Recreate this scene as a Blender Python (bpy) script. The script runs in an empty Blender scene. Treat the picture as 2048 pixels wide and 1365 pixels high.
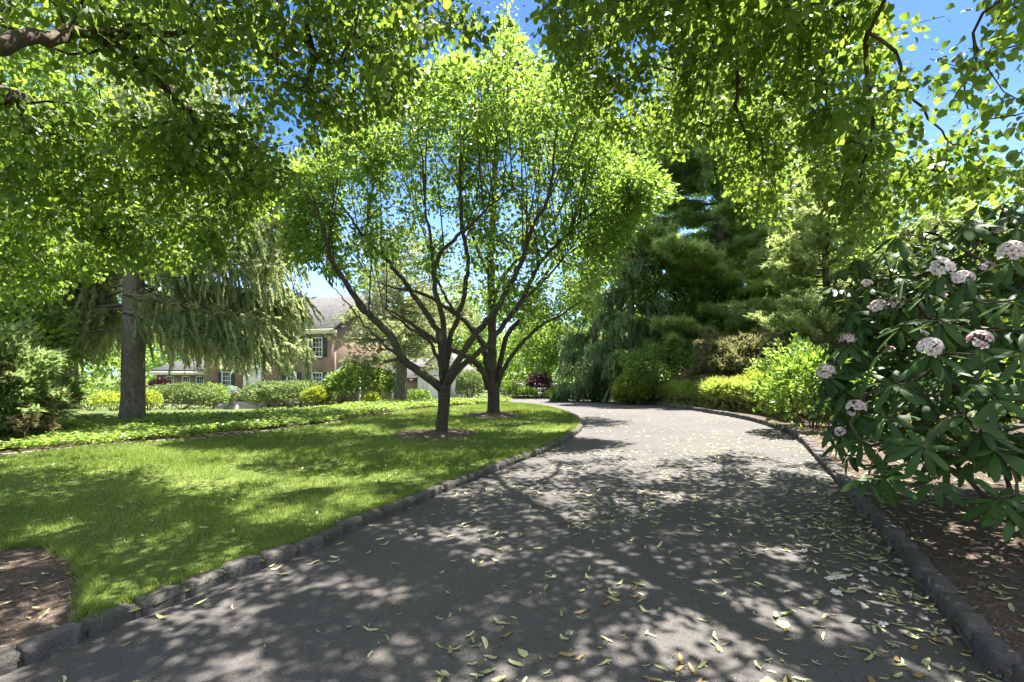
import bpy, math, random
import numpy as np
from mathutils import Vector, noise as mnoise
from mathutils.geometry import delaunay_2d_cdt

random.seed(7)
RNG = np.random.default_rng(11)
scene = bpy.context.scene
COL = scene.collection
F = 967.0          # focal length in pixels of the 2048 wide photograph
CX, HY, CAMH = 1024.0, 730.0, 1.5
SUN = np.array([0.24, 0.26, 0.935]); SUN = SUN / np.linalg.norm(SUN)

# ------------------------------------------------------------------ terrain
def sstep(a, b, t):
    t = np.clip((t - a) / (b - a), 0, 1)
    return t * t * (3 - 2 * t)

def tz(x, y):
    x = np.asarray(x, float); y = np.asarray(y, float)
    k = 0.045 + 0.037 * sstep(6, 14, -x)
    r = np.clip(y - 14.0, 0, 36.0)
    soft = np.where(r < 3, r * r / 6.0, r - 1.5)
    return -k * soft * 1.05

def pw(px, py, d):
    """point seen at a pixel of the photograph, at depth d"""
    return np.array([(px - CX) / F * d, d, CAMH + (HY - py) / F * d])

def gp(px, py, off=0.0):
    """ground point seen at a pixel"""
    d = 5.0
    sx = (px - CX) / F; sy = (py - HY) / F
    lo, hi = 0.5, 90.0
    for _ in range(60):
        m = 0.5 * (lo + hi)
        if CAMH - sy * m > float(tz(sx * m, m)) + off: lo = m
        else: hi = m
    return np.array([sx * lo, lo])

# ------------------------------------------------------------------ mesh builder
class MB:
    def __init__(s):
        s.v = []; s.f3 = []; s.f4 = []; s.r = []; s.n = 0
    def add(s, v, tris=None, quads=None, rnd=None):
        v = np.asarray(v, np.float32).reshape(-1, 3)
        if tris is not None and len(tris): s.f3.append(np.asarray(tris, np.int32).reshape(-1, 3) + s.n)
        if quads is not None and len(quads): s.f4.append(np.asarray(quads, np.int32).reshape(-1, 4) + s.n)
        if rnd is None: rnd = np.full(len(v), 0.5, np.float32)
        s.r.append(np.broadcast_to(np.asarray(rnd, np.float32), (len(v),)))
        s.v.append(v); s.n += len(v)
    def box(s, x0, x1, y0, y1, z0, z1):
        v = [(x, y, z) for z in (z0, z1) for y in (y0, y1) for x in (x0, x1)]
        s.add(v, quads=[(0, 2, 3, 1), (4, 5, 7, 6), (0, 1, 5, 4), (2, 6, 7, 3), (0, 4, 6, 2), (1, 3, 7, 5)])
    def tube(s, pts, rad, n=6, cap=True, rough=0.0, rnd=0.5):
        pts = np.asarray(pts, float); rad = np.asarray(rad, float)
        k = len(pts)
        if k < 2: return
        t = np.gradient(pts, axis=0)
        t /= np.linalg.norm(t, axis=1)[:, None] + 1e-9
        ref = np.array([0, 0, 1.0]) if abs(t.mean(0)[2]) < 0.8 else np.array([1.0, 0, 0])
        a = np.cross(t, ref); a /= np.linalg.norm(a, axis=1)[:, None] + 1e-9
        b = np.cross(t, a)
        ang = np.arange(n) / n * 2 * np.pi
        rr = rad[:, None] * np.ones((1, n))
        if rough: rr = rr * (1 + rough * RNG.normal(size=(k, n)))
        v = pts[:, None, :] + rr[:, :, None] * (np.cos(ang)[None, :, None] * a[:, None, :] + np.sin(ang)[None, :, None] * b[:, None, :])
        i = np.arange(k - 1)[:, None] * n; j = np.arange(n)[None, :]; j2 = (j + 1) % n
        q = np.stack([i + j, i + j2, i + n + j2, i + n + j], -1).reshape(-1, 4)
        v = v.reshape(-1, 3)
        tr = None
        if cap:
            v = np.vstack([v, pts[-1:] + t[-1:] * rad[-1], pts[:1]])
            base = (k - 1) * n
            tr = [(base + jj, base + (jj + 1) % n, k * n) for jj in range(n)] + [((jj + 1) % n, jj, k * n + 1) for jj in range(n)]
        s.add(v, tris=tr, quads=q, rnd=rnd)
    def build(s, name, mat, parent=None, smooth=False, loc=None):
        me = bpy.data.meshes.new(name)
        v = np.concatenate(s.v) if s.v else np.zeros((0, 3), np.float32)
        f3 = np.concatenate(s.f3) if s.f3 else np.zeros((0, 3), np.int32)
        f4 = np.concatenate(s.f4) if s.f4 else np.zeros((0, 4), np.int32)
        me.vertices.add(len(v)); me.vertices.foreach_set('co', v.ravel())
        nl = len(f3) * 3 + len(f4) * 4
        me.loops.add(nl)
        me.loops.foreach_set('vertex_index', np.concatenate([f3.ravel(), f4.ravel()]).astype(np.int32))
        me.polygons.add(len(f3) + len(f4))
        ls = np.concatenate([np.arange(len(f3)) * 3, len(f3) * 3 + np.arange(len(f4)) * 4]).astype(np.int32)
        me.polygons.foreach_set('loop_start', ls)
        if smooth: me.polygons.foreach_set('use_smooth', np.ones(len(ls), bool))
        me.update(calc_edges=True)
        at = me.attributes.new('rnd', 'FLOAT', 'POINT')
        at.data.foreach_set('value', np.concatenate(s.r).astype(np.float32) if s.r else np.zeros(0, np.float32))
        if mat is not None: me.materials.append(mat)
        o = bpy.data.objects.new(name, me); COL.objects.link(o)
        if parent is not None: o.parent = parent
        if loc is not None: o.location = loc
        return o

def tag(o, label=None, cat=None, group=None, kind=None):
    if label: o['label'] = label
    if cat: o['category'] = cat
    if group: o['group'] = group
    if kind: o['kind'] = kind
    return o

def thing(name, label, cat, loc=(0, 0, 0), rz=0.0, group=None):
    o = bpy.data.objects.new(name, None); COL.objects.link(o)
    o.location = loc; o.rotation_euler = (0, 0, rz)
    return tag(o, label, cat, group)

def copy_tree(o, parent=None):
    c = o.copy(); COL.objects.link(c)
    if parent is not None: c.parent = parent
    for ch in list(o.children): copy_tree(ch, c)
    return c

# ------------------------------------------------------------------ leaf templates (x across, y along, z normal)
def tmpl(v, t=None, q=None):
    return (np.array(v, float), None if t is None else np.array(t), None if q is None else np.array(q))
HEART = tmpl([(0, 0, 0), (0, .38, .0), (0, .72, -.02), (0, 1.0, -.10),
              (-.30, -.08, .05), (-.50, .22, .09), (-.40, .58, .06), (.30, -.08, .05), (.50, .22, .09), (.40, .58, .06)],
             t=[(2, 3, 6), (2, 9, 3)], q=[(0, 1, 5, 4), (1, 2, 6, 5), (0, 7, 8, 1), (1, 8, 9, 2)])
OVATE = tmpl([(0, 0, 0), (0, .5, .03), (0, 1, -.06), (-.27, .38, .07), (.27, .38, .07), (-.16, .74, .04), (.16, .74, .04)],
             t=[(0, 1, 3), (0, 4, 1), (1, 5, 3), (1, 4, 6), (1, 2, 5), (1, 6, 2)])
DIAM = tmpl([(0, 0, 0), (-.3, .5, .06), (0, 1, 0), (.3, .5, .06)], t=[(0, 2, 1), (0, 3, 2)])
LANCE = tmpl([(0, 0, 0), (-.16, .45, .03), (0, 1, -.06), (.16, .45, .03)], t=[(0, 2, 1), (0, 3, 2)])
BLADE = tmpl([(-.5, 0, 0), (.5, 0, 0), (0, 1, 0)], t=[(0, 1, 2)])
def rhodo_template():
    ys = [0, .10, .3, .55, .78, .93, 1.0]; ws = [.012, .05, .13, .165, .145, .08, .0]
    v = []
    for y, w in zip(ys, ws):
        z = -0.28 * y * y + 0.03 * y
        v += [(-w, y, z + .012 - w * .22), (0, y, z), (w, y, z + .012 - w * .22)]
    q = []
    for i in range(len(ys) - 1):
        a = i * 3
        q += [(a, a + 1, a + 4, a + 3), (a + 1, a + 2, a + 5, a + 4)]
    return tmpl(v, q=q)
RHODO = rhodo_template()

def unit(a):
    a = np.asarray(a, float)
    return a / (np.linalg.norm(a, axis=-1, keepdims=True) + 1e-9)

def place(mb, T, P, X, N, S, rnd=None):
    """instances of a small template: P origin, X leaf axis, N rough normal, S scale (n,) or (n,3)"""
    tv, tt, tq = T
    n = len(P)
    if n == 0: return
    X = unit(X); Y = unit(np.cross(X, N)); Z = np.cross(Y, X)
    S = np.asarray(S, float)
    if S.ndim == 1: S = np.repeat(S[:, None], 3, 1)
    loc = tv[None] * S[:, None, :]
    v = P[:, None, :] + loc[:, :, 0:1] * Y[:, None] + loc[:, :, 1:2] * X[:, None] + loc[:, :, 2:3] * Z[:, None]
    k = len(tv); off = (np.arange(n) * k)[:, None, None]
    if rnd is None: rnd = RNG.random(n)
    mb.add(v.reshape(-1, 3), None if tt is None else (tt[None] + off).reshape(-1, 3),
           None if tq is None else (tq[None] + off).reshape(-1, 4), np.repeat(rnd, k))

def rdir(n, z=0.0, spread=1.0):
    a = RNG.normal(size=(n, 3)) * spread
    a[:, 2] += z
    return unit(a)

def in_poly(poly, x, y):
    poly = np.asarray(poly, float)
    ins = np.zeros(len(x), bool)
    j = len(poly) - 1
    for i in range(len(poly)):
        xi, yi = poly[i]; xj, yj = poly[j]
        c = ((yi > y) != (yj > y)) & (x < (xj - xi) * (y - yi) / (yj - yi + 1e-12) + xi)
        ins ^= c; j = i
    return ins

def sample_poly(poly, n):
    poly = np.asarray(poly, float)
    lo = poly.min(0); hi = poly.max(0); out = []; tot = 0
    while tot < n:
        p = lo + RNG.random((n * 3 + 50, 2)) * (hi - lo)
        p = p[in_poly(poly, p[:, 0], p[:, 1])]
        out.append(p); tot += len(p)
    return np.concatenate(out)[:n]

def smooth_line(pts, step):
    """Catmull-Rom through 2D/3D points, resampled at equal steps"""
    p = np.asarray(pts, float)
    p = np.vstack([2 * p[0] - p[1], p, 2 * p[-1] - p[-2]])
    out = []
    for i in range(1, len(p) - 2):
        t = np.linspace(0, 1, 24, endpoint=False)[:, None]
        a, b, c, d = p[i - 1], p[i], p[i + 1], p[i + 2]
        out.append(.5 * (2 * b + (c - a) * t + (2 * a - 5 * b + 4 * c - d) * t ** 2 + (-a + 3 * b - 3 * c + d) * t ** 3))
    out.append(p[-2:-1])
    q = np.concatenate(out)
    L = np.concatenate([[0], np.cumsum(np.linalg.norm(np.diff(q, axis=0), axis=1))])
    s = np.arange(0, L[-1], step)
    return np.stack([np.interp(s, L, q[:, i]) for i in range(q.shape[1])], 1)

def fbm(x, y, s, seed=0.0):
    return np.array([mnoise.noise((a * s + seed, b * s - seed, seed * .37)) for a, b in zip(np.ravel(x), np.ravel(y))])

def sheet(name, poly, spacing, off, mat, zfun=None, kind='structure', bump=0.0):
    poly = np.asarray(poly, float)
    lo = poly.min(0); hi = poly.max(0)
    gx, gy = np.meshgrid(np.arange(lo[0] + spacing * .5, hi[0], spacing), np.arange(lo[1] + spacing * .5, hi[1], spacing))
    g = np.stack([gx.ravel(), gy.ravel()], 1) + RNG.normal(size=(gx.size, 2)) * spacing * .08
    g = g[in_poly(poly, g[:, 0], g[:, 1])]
    pts = [Vector(p) for p in poly] + [Vector(p) for p in g]
    n = len(poly)
    r = delaunay_2d_cdt(pts, [(i, (i + 1) % n) for i in range(n)], [], 1, 1e-4)
    v2 = np.array([(p[0], p[1]) for p in r[0]])
    z = tz(v2[:, 0], v2[:, 1]) + off
    if zfun is not None: z = z + zfun(v2[:, 0], v2[:, 1])
    if bump: z = z + bump * fbm(v2[:, 0], v2[:, 1], 1.7, 3.0)
    mb = MB()
    f = [list(t) for t in r[2]]
    tr = []
    for t in f:
        a, b, c = t[:3]
        cr = (v2[b][0] - v2[a][0]) * (v2[c][1] - v2[a][1]) - (v2[b][1] - v2[a][1]) * (v2[c][0] - v2[a][0])
        tr.append((a, b, c) if cr > 0 else (a, c, b))
    mb.add(np.column_stack([v2, z]), tris=tr)
    o = mb.build(name, mat, smooth=True)
    if kind: o['kind'] = kind
    return o

# ------------------------------------------------------------------ materials
def new_mat(name):
    m = bpy.data.materials.new(name); m.use_nodes = True
    nt = m.node_tree
    for n in list(nt.nodes): nt.nodes.remove(n)
    return m, nt
def nd(nt, t, **kw):
    n = nt.nodes.new(t)
    for k, v in kw.items():
        if k in n.inputs.keys(): n.inputs[k].default_value = v
        else: setattr(n, k, v)
    return n
def ramp(nt, src, stops):
    r = nt.nodes.new('ShaderNodeValToRGB'); e = r.color_ramp.elements
    while len(e) < len(stops): e.new(0.5)
    for el, (p, c) in zip(e, stops):
        el.position = p; el.color = (*c, 1)
    nt.links.new(src, r.inputs[0]); return r.outputs[0]
def noise(nt, scale, detail=4, rough=.6, vec=None, dist=0.0):
    n = nd(nt, 'ShaderNodeTexNoise', Scale=scale, Detail=detail, Roughness=rough, Distortion=dist)
    if vec is not None: nt.links.new(vec, n.inputs['Vector'])
    return n.outputs['Fac']
def coords(nt, scale=(1, 1, 1)):
    c = nd(nt, 'ShaderNodeTexCoord')
    m = nd(nt, 'ShaderNodeMapping'); m.inputs['Scale'].default_value = scale
    nt.links.new(c.outputs['Object'], m.inputs[0]); return m.outputs[0]
def mix(nt, fac, a, b, mode='MIX'):
    m = nd(nt, 'ShaderNodeMix', data_type='RGBA', blend_type=mode)
    for s, v in ((0, fac), (6, a), (7, b)):
        if isinstance(v, (int, float)): m.inputs[s].default_value = v
        elif isinstance(v, tuple): m.inputs[s].default_value = (*v, 1)
        else: nt.links.new(v, m.inputs[s])
    return m.outputs[2]
def bump(nt, h, strength, dist=0.02):
    b = nd(nt, 'ShaderNodeBump', Strength=strength, Distance=dist)
    nt.links.new(h, b.inputs['Height']); return b.outputs[0]
def surf(nt, col, rough=.7, normal=None, spec=.4):
    p = nd(nt, 'ShaderNodeBsdfPrincipled', Roughness=rough)
    p.inputs['Specular IOR Level'].default_value = spec
    if isinstance(col, tuple): p.inputs['Base Color'].default_value = (*col, 1)
    else: nt.links.new(col, p.inputs['Base Color'])
    if normal is not None: nt.links.new(normal, p.inputs['Normal'])
    return p
def out(nt, sh):
    o = nd(nt, 'ShaderNodeOutputMaterial'); nt.links.new(sh.outputs[0], o.inputs[0])
def plain(name, col, rough=.6, spec=.4, var=0.12, scale=6.0):
    m, nt = new_mat(name)
    v = coords(nt); f = noise(nt, scale, 5, .65, v)
    c = ramp(nt, f, [(.3, tuple(x * (1 - var) for x in col)), (.7, tuple(min(1, x * (1 + var)) for x in col))])
    out(nt, surf(nt, c, rough, spec=spec)); return m
def leaf_mat(name, c0, c1, trans, mixf=.42, rough=.45, spec=.35, patch=.0):
    """per-leaf colour between c0 and c1, light shining through with colour trans"""
    m, nt = new_mat(name)
    a = nd(nt, 'ShaderNodeAttribute', attribute_name='rnd')
    v = coords(nt)
    f = noise(nt, 1.3, 3, .5, v)
    s = nd(nt, 'ShaderNodeMath', operation='MULTIPLY_ADD'); s.inputs[1].default_value = .7
    nt.links.new(a.outputs['Fac'], s.inputs[0])
    f2 = nd(nt, 'ShaderNodeMath', operation='MULTIPLY'); nt.links.new(f, f2.inputs[0]); f2.inputs[1].default_value = .3
    nt.links.new(f2.outputs[0], s.inputs[2])
    c = ramp(nt, s.outputs[0], [(.15, c0), (.85, c1)])
    t = ramp(nt, s.outputs[0], [(.15, tuple(x * .75 for x in trans)), (.85, tuple(min(1, x * 1.2) for x in trans))])
    p = surf(nt, c, rough, spec=spec)
    tr = nd(nt, 'ShaderNodeBsdfTranslucent'); nt.links.new(t, tr.inputs[0])
    mx = nd(nt, 'ShaderNodeMixShader'); mx.inputs[0].default_value = mixf
    nt.links.new(p.outputs[0], mx.inputs[1]); nt.links.new(tr.outputs[0], mx.inputs[2])
    out(nt, mx); return m
def bark_mat(name, c0, c1, sc=(14, 14, 3), strength=.8, moss=None, ring=False):
    m, nt = new_mat(name)
    v = coords(nt, sc)
    f = noise(nt, 1.0, 8, .7, v, .4)
    c = ramp(nt, f, [(.32, c0), (.68, c1)])
    if moss is not None:
        g = noise(nt, 1.6, 3, .6, coords(nt))
        c = mix(nt, ramp(nt, g, [(.5, (0, 0, 0)), (.68, (1, 1, 1))]), c, moss)
    if ring:
        w = noise(nt, 1.0, 2, .5, coords(nt, (3, 3, 45)))
        c = mix(nt, ramp(nt, w, [(.64, (0, 0, 0)), (.72, (.3, .3, .3))]), c, tuple(min(1, x * 2.2) for x in c1))
    out(nt, surf(nt, c, .85, bump(nt, f, strength, .02), .2)); return m

M = {}
M['linden_leaf'] = leaf_mat('linden_leaf', (.042, .085, .018), (.090, .152, .032), (.285, .42, .048), .50, .42)
M['cherry_leaf'] = leaf_mat('cherry_leaf', (.070, .130, .020), (.100, .178, .038), (.31, .47, .065), .50, .42)
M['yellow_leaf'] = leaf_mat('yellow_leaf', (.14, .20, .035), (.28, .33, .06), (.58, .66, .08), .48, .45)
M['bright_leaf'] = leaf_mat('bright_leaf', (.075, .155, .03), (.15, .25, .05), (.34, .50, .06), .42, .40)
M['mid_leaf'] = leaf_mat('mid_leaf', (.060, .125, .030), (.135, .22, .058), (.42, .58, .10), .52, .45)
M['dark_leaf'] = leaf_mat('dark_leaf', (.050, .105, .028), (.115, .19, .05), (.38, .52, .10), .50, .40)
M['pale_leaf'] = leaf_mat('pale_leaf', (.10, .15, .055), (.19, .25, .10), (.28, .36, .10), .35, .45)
M['rhodo_leaf'] = leaf_mat('rhodo_leaf', (.018, .056, .012), (.052, .108, .024), (.16, .24, .02), .24, .46, .28)
M['bed_leaf'] = leaf_mat('bed_leaf', (.11, .19, .045), (.22, .32, .08), (.42, .54, .08), .40, .38)
M['grass_blade'] = leaf_mat('grass_blade', (.078, .150, .022), (.225, .28, .075), (.35, .45, .075), .40, .5)
M['pine_needle'] = leaf_mat('pine_needle', (.115, .195, .066), (.26, .36, .130), (.60, .74, .24), .56, .5)
M['spruce_needle'] = leaf_mat('spruce_needle', (.090, .145, .064), (.31, .355, .19), (.56, .62, .30), .54, .5)
M['blue_needle'] = leaf_mat('blue_needle', (.060, .110, .062), (.150, .215, .115), (.42, .56, .22), .54, .5)
M['juniper_needle'] = leaf_mat('juniper_needle', (.105, .17, .060), (.22, .295, .11), (.44, .58, .20), .50, .5)
M['cedar_needle'] = leaf_mat('cedar_needle', (.12, .18, .070), (.28, .34, .14), (.56, .68, .23), .54, .5)
M['hedge_leaf'] = leaf_mat('hedge_leaf', (.12, .185, .045), (.26, .33, .085), (.56, .68, .13), .5, .5)
M['dull_needle'] = leaf_mat('dull_needle', (.085, .10, .045), (.19, .165, .095), (.34, .34, .13), .45, .55)
M['rust_needle'] = leaf_mat('rust_needle', (.15, .13, .065), (.25, .19, .115), (.34, .28, .14), .40, .6)
M['grey_needle'] = leaf_mat('grey_needle', (.085, .115, .058), (.20, .23, .125), (.50, .56, .24), .5, .55)
M['purple_leaf'] = leaf_mat('purple_leaf', (.030, .012, .018), (.050, .020, .026), (.08, .02, .03), .25, .45)
M['petal'] = leaf_mat('petal', (.60, .28, .36), (.88, .81, .79), (.72, .63, .60), .32, .55, .15)
M['litter'] = leaf_mat('litter', (.33, .35, .16), (.56, .54, .34), (.36, .38, .10), .25, .5)
M['litter_dry'] = leaf_mat('litter_dry', (.26, .16, .06), (.42, .32, .16), (.3, .2, .06), .2, .6)
M['cherry_bark'] = bark_mat('cherry_bark', (.030, .024, .020), (.095, .075, .060), (10, 10, 18), .7, (.075, .085, .045), True)
M['linden_bark'] = bark_mat('linden_bark', (.035, .026, .020), (.125, .092, .066), (16, 16, 5), .9)
M['spruce_bark'] = bark_mat('spruce_bark', (.065, .056, .048), (.25, .22, .18), (13, 13, 6), 1.0, (.13, .14, .085))
M['pine_bark'] = bark_mat('pine_bark', (.045, .034, .026), (.15, .11, .08), (12, 12, 4), .9)
M['twig'] = plain('twig', (.075, .055, .038), .8, .2)
# ------------------------------------------------------------------ ground materials
def soil_mat(name, c0, c1, chip):
    m, nt = new_mat(name)
    v = coords(nt)
    f = noise(nt, 14, 8, .75, v); g = noise(nt, 1.2, 3, .6, v)
    c = ramp(nt, f, [(.3, c0), (.7, c1)])
    vo = nd(nt, 'ShaderNodeTexVoronoi', Scale=70.0); nt.links.new(v, vo.inputs['Vector'])
    sp = ramp(nt, vo.outputs['Color'], [(.80, (0, 0, 0)), (.86, (1, 1, 1))])
    c = mix(nt, sp, c, chip)
    c = mix(nt, ramp(nt, g, [(.4, (0, 0, 0)), (.7, (.35, .35, .35))]), c, c1)
    h = mix(nt, .5, f, vo.outputs['Distance'])
    out(nt, surf(nt, c, .95, bump(nt, h, 1.0, .03), .15)); return m
M['soil'] = soil_mat('soil', (.055, .042, .034), (.150, .115, .092), (.25, .20, .16))
M['mulch'] = soil_mat('mulch', (.052, .038, .030), (.140, .105, .082), (.24, .19, .15))

m, nt = new_mat('asphalt')
v = coords(nt)
f = noise(nt, 160, 3, .8, v); g = noise(nt, .55, 5, .6, v, .8); g2 = noise(nt, 3.0, 6, .7, v)
c = ramp(nt, f, [(.3, (.053, .050, .050)), (.7, (.120, .111, .106))])
c = mix(nt, ramp(nt, g, [(.38, (0, 0, 0)), (.68, (.55, .55, .55))]), c, (.132, .116, .104))
c = mix(nt, ramp(nt, g2, [(.55, (0, 0, 0)), (.78, (.3, .3, .3))]), c, (.060, .054, .050))
vo = nd(nt, 'ShaderNodeTexVoronoi', Scale=230.0); nt.links.new(v, vo.inputs['Vector'])
c = mix(nt, ramp(nt, vo.outputs['Color'], [(.90, (0, 0, 0)), (.95, (.4, .4, .4))]), c, (.24, .22, .20))
h = mix(nt, .5, f, vo.outputs['Distance'])
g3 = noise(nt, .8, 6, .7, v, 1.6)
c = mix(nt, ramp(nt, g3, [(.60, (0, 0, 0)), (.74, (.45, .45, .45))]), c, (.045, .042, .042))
v2 = nd(nt, 'ShaderNodeTexVoronoi', Scale=90.0); nt.links.new(v, v2.inputs['Vector'])
c = mix(nt, ramp(nt, v2.outputs['Color'], [(.15, (.75, .75, .75)), (.24, (0, 0, 0))]), c, (.045, .045, .047))
out(nt, surf(nt, c, .82, bump(nt, h, .8, .010), .3)); M['asphalt'] = m

m, nt = new_mat('lawn_soil')
v = coords(nt); f = noise(nt, 1.1, 5, .65, v); g = noise(nt, 30, 5, .7, v)
c = ramp(nt, f, [(.35, (.065, .110, .022)), (.68, (.145, .18, .045))])
c = mix(nt, ramp(nt, g, [(.45, (0, 0, 0)), (.75, (.6, .6, .6))]), c, (.12, .11, .05))
out(nt, surf(nt, c, .95, bump(nt, g, .8, .03), .1)); M['lawn_soil'] = m

m, nt = new_mat('granite')
v = coords(nt); f = noise(nt, 9, 8, .75, v, .3); g = noise(nt, 60, 3, .7, v)
oi = nd(nt, 'ShaderNodeObjectInfo')
c = ramp(nt, f, [(.3, (.068, .062, .058)), (.52, (.155, .142, .13)), (.75, (.29, .268, .24))])
c = mix(nt, ramp(nt, g, [(.45, (0, 0, 0)), (.62, (.7, .7, .7))]), c, (.07, .066, .062))
c = mix(nt, ramp(nt, oi.outputs['Random'], [(0, (0, 0, 0)), (1, (.75, .75, .75))]), c, (.075, .068, .062))
h = mix(nt, .4, f, g)
out(nt, surf(nt, c, .85, bump(nt, h, 1.0, .035), .25)); M['granite'] = m
M['mortar'] = plain('mortar', (.12, .11, .10), .9, .2, .25, 25)
M['edge_stone'] = plain('edge_stone', (.24, .22, .19), .85, .2, .25, 12)
M['concrete'] = plain('concrete', (.33, .30, .275), .85, .3, .18, 8)
M['far_ground'] = soil_mat('far_ground', (.055, .085, .025), (.12, .15, .05), (.15, .13, .08))

# ------------------------------------------------------------------ outline curves (ground plan, metres)
def gl(pxs): return [gp(*p) for p in pxs]
LK_px = [(0, 1351), (81, 1318), (209, 1262), (307, 1227), (401, 1187), (473, 1156), (544, 1132), (644, 1097), (700, 1064), (770, 1038),
         (829, 1014), (878, 990), (974, 952), (1044, 923), (1103, 900), (1150, 872), (1165, 857), (1161, 843), (1147, 833), (1122, 824), (1092, 817), (1062, 812.5), (1022, 809.5)]
LK = np.array([(-4.75, -1.6), (-3.55, .45)] + gl(LK_px))
RK_px = [(1975, 1338), (1925, 1288), (1888, 1230), (1847, 1185), (1797, 1114), (1756, 1065), (1698, 999), (1665, 957), (1632, 920), (1598, 883),
         (1560, 862), (1507, 844), (1450, 832), (1400, 824), (1340, 814.5), (1285, 807.5), (1225, 802), (1150, 798)]
_rk = gl(RK_px)
RK = np.array([(1.15, -.8), (1.9, 1.0)] + _rk)
far_r = RK[-1]
RK = np.vstack([RK, [(far_r[0] - 3.2, far_r[1] + 1.6), (far_r[0] - 8.0, far_r[1] + 2.0)]])
LKs = smooth_line(LK, .05); RKs = smooth_line(RK, .05)
BE_px = [(1016, 807.5), (960, 812.5), (880, 819), (800, 828), (710, 842), (620, 857), (430, 880), (210, 897), (0, 918)]
BE = np.array(gl(BE_px) + [np.array((-9.7, 7.25)), np.array((-11.5, 6.7)), np.array((-15, 6.1))])
BEs = smooth_line(BE, .08)

# ------------------------------------------------------------------ sheets
mb = MB()
xs = np.concatenate([np.linspace(-170, -26, 24), np.arange(-24, 24.1, .8), np.linspace(26, 170, 24)])
ys = np.concatenate([np.linspace(-40, -6, 8), np.arange(-5, 52, .8), np.linspace(54, 260, 30)])
gx, gy = np.meshgrid(xs, ys)
gz = tz(gx, gy) - .03
nx = len(xs)
i = (np.arange(len(ys) - 1)[:, None] * nx + np.arange(nx - 1)[None]).ravel()
mb.add(np.stack([gx, gy, gz], -1).reshape(-1, 3), quads=np.stack([i, i + 1, i + nx + 1, i + nx], 1))
ground = mb.build('ground', M['far_ground'], smooth=True); ground['kind'] = 'structure'

drive_poly = np.vstack([LKs[::4], [(-4.0, 27.0), (-6.5, 30.2)], RKs[::-4]])
driveway = sheet('driveway', drive_poly, .45, 0.0, M['asphalt'])

# lawn, with the bare ring of the big shade tree cut out at its near left corner
ring = gl([(178, 1268), (170, 1236), (172, 1192), (150, 1142), (118, 1116), (60, 1104), (0, 1106), (-120, 1112), (-330, 1130)])
_r = smooth_line(np.array(ring), .07); _r[2:-2] += np.random.default_rng(3).normal(size=_r[2:-2].shape) * .022; ring = [p for p in _r]
k0 = np.argmin(np.linalg.norm(LKs - np.array(ring[0]), axis=1))
lawn_poly = np.vstack([LKs[k0::3], BEs[::3], [(-15, 3.1), (-9, 2.75)], np.array(ring[::-1])[:-1]])
lawn = sheet('lawn', lawn_poly, .4, .055, M['lawn_soil'], bump=.012)
ring_poly = np.vstack([np.array(ring[::-1]), LKs[k0:0:-3], [(-9, -1.5), (-15, -1.0), (-15, 3.1), (-9, 2.75)]])
def ringz(x, y):
    return .055 * np.exp(-((x + 4.3) ** 2 + (y - 2.6) ** 2) / 1.3) + .014 * fbm(x, y, 5.0, 9)
tree_ring = sheet('bare_soil', ring_poly, .16, .028, M['mulch'], zfun=ringz)

# planting bed at the back of the lawn
bb = []
for px, d in [(1022, 26.2), (900, 23.5), (760, 20), (680, 16.6), (600, 14.4), (450, 13.4), (300, 12.9), (110, 11.9), (0, 11.4)]:
    bb.append(((px - CX) / F * d, d))
bb += [(-15, 10.9)]
bed_poly = np.vstack([BEs, np.array(bb[::-1])])
bed_soil = sheet('planting_bed', bed_poly, .5, .05, M['soil'])
pp = [(x, y + .25) for x, y in bb[3:]] + [(-22, 10.6), (-22, 12.0), (-15, 12.3)] + [(x - .3, y + 1.7) for x, y in bb[3:-1]][::-1]
path = sheet('path', pp, .5, .012, M['concrete'])

# bed of bare mulch right of the driveway, rising gently behind its kerb
rb_in = RKs[:int(np.argmin(np.abs(RKs[:, 1] - 24)))]
right_poly = np.vstack([rb_in[::3], [(22, 26), (22, -3)]])
def rbz(x, y): return .05 * sstep(0, 2.5, x - 3.0) + .02 * fbm(x, y, 2.0, 4)
mulch = sheet('mulch_bed', right_poly, .35, .048, M['mulch'], zfun=rbz)

def mound(name, cx, cy, rx, ry, h):
    mb = MB(); n = 40; rings = 12
    v = []
    for j in range(rings + 1):
        for k in range(n):
            a = k / n * 2 * math.pi; r = j / rings
            rr = 1 + .16 * mnoise.noise((math.cos(a) * 1.6, math.sin(a) * 1.6, cx))
            x = cx + rx * rr * r * math.cos(a); y = cy + ry * rr * r * math.sin(a)
            z = float(tz(x, y)) + .04 + h * (1 - r ** 2) + .045 * (1 - r * .6) * mnoise.noise((x * 6, y * 6, 1.3)) * (r < .97)
            v.append((x, y, z))
    q = [(j * n + k, j * n + (k + 1) % n, (j + 1) * n + (k + 1) % n, (j + 1) * n + k) for j in range(rings) for k in range(n)]
    mb.add(v, quads=[t[::-1] for t in q])
    o = mb.build(name, M['mulch'], smooth=True); o['kind'] = 'structure'; return o
TA = np.array([(884 - CX) / F * 10.14, 10.14]); TB = np.array([(987 - CX) / F * 13.9, 13.9])
mound('mulch_ring', TA[0] - .1, TA[1] - .1, 1.05, 1.0, .07)
mound('mulch_ring', TB[0] + .02, TB[1] - .1, .95, .95, .09)

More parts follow.
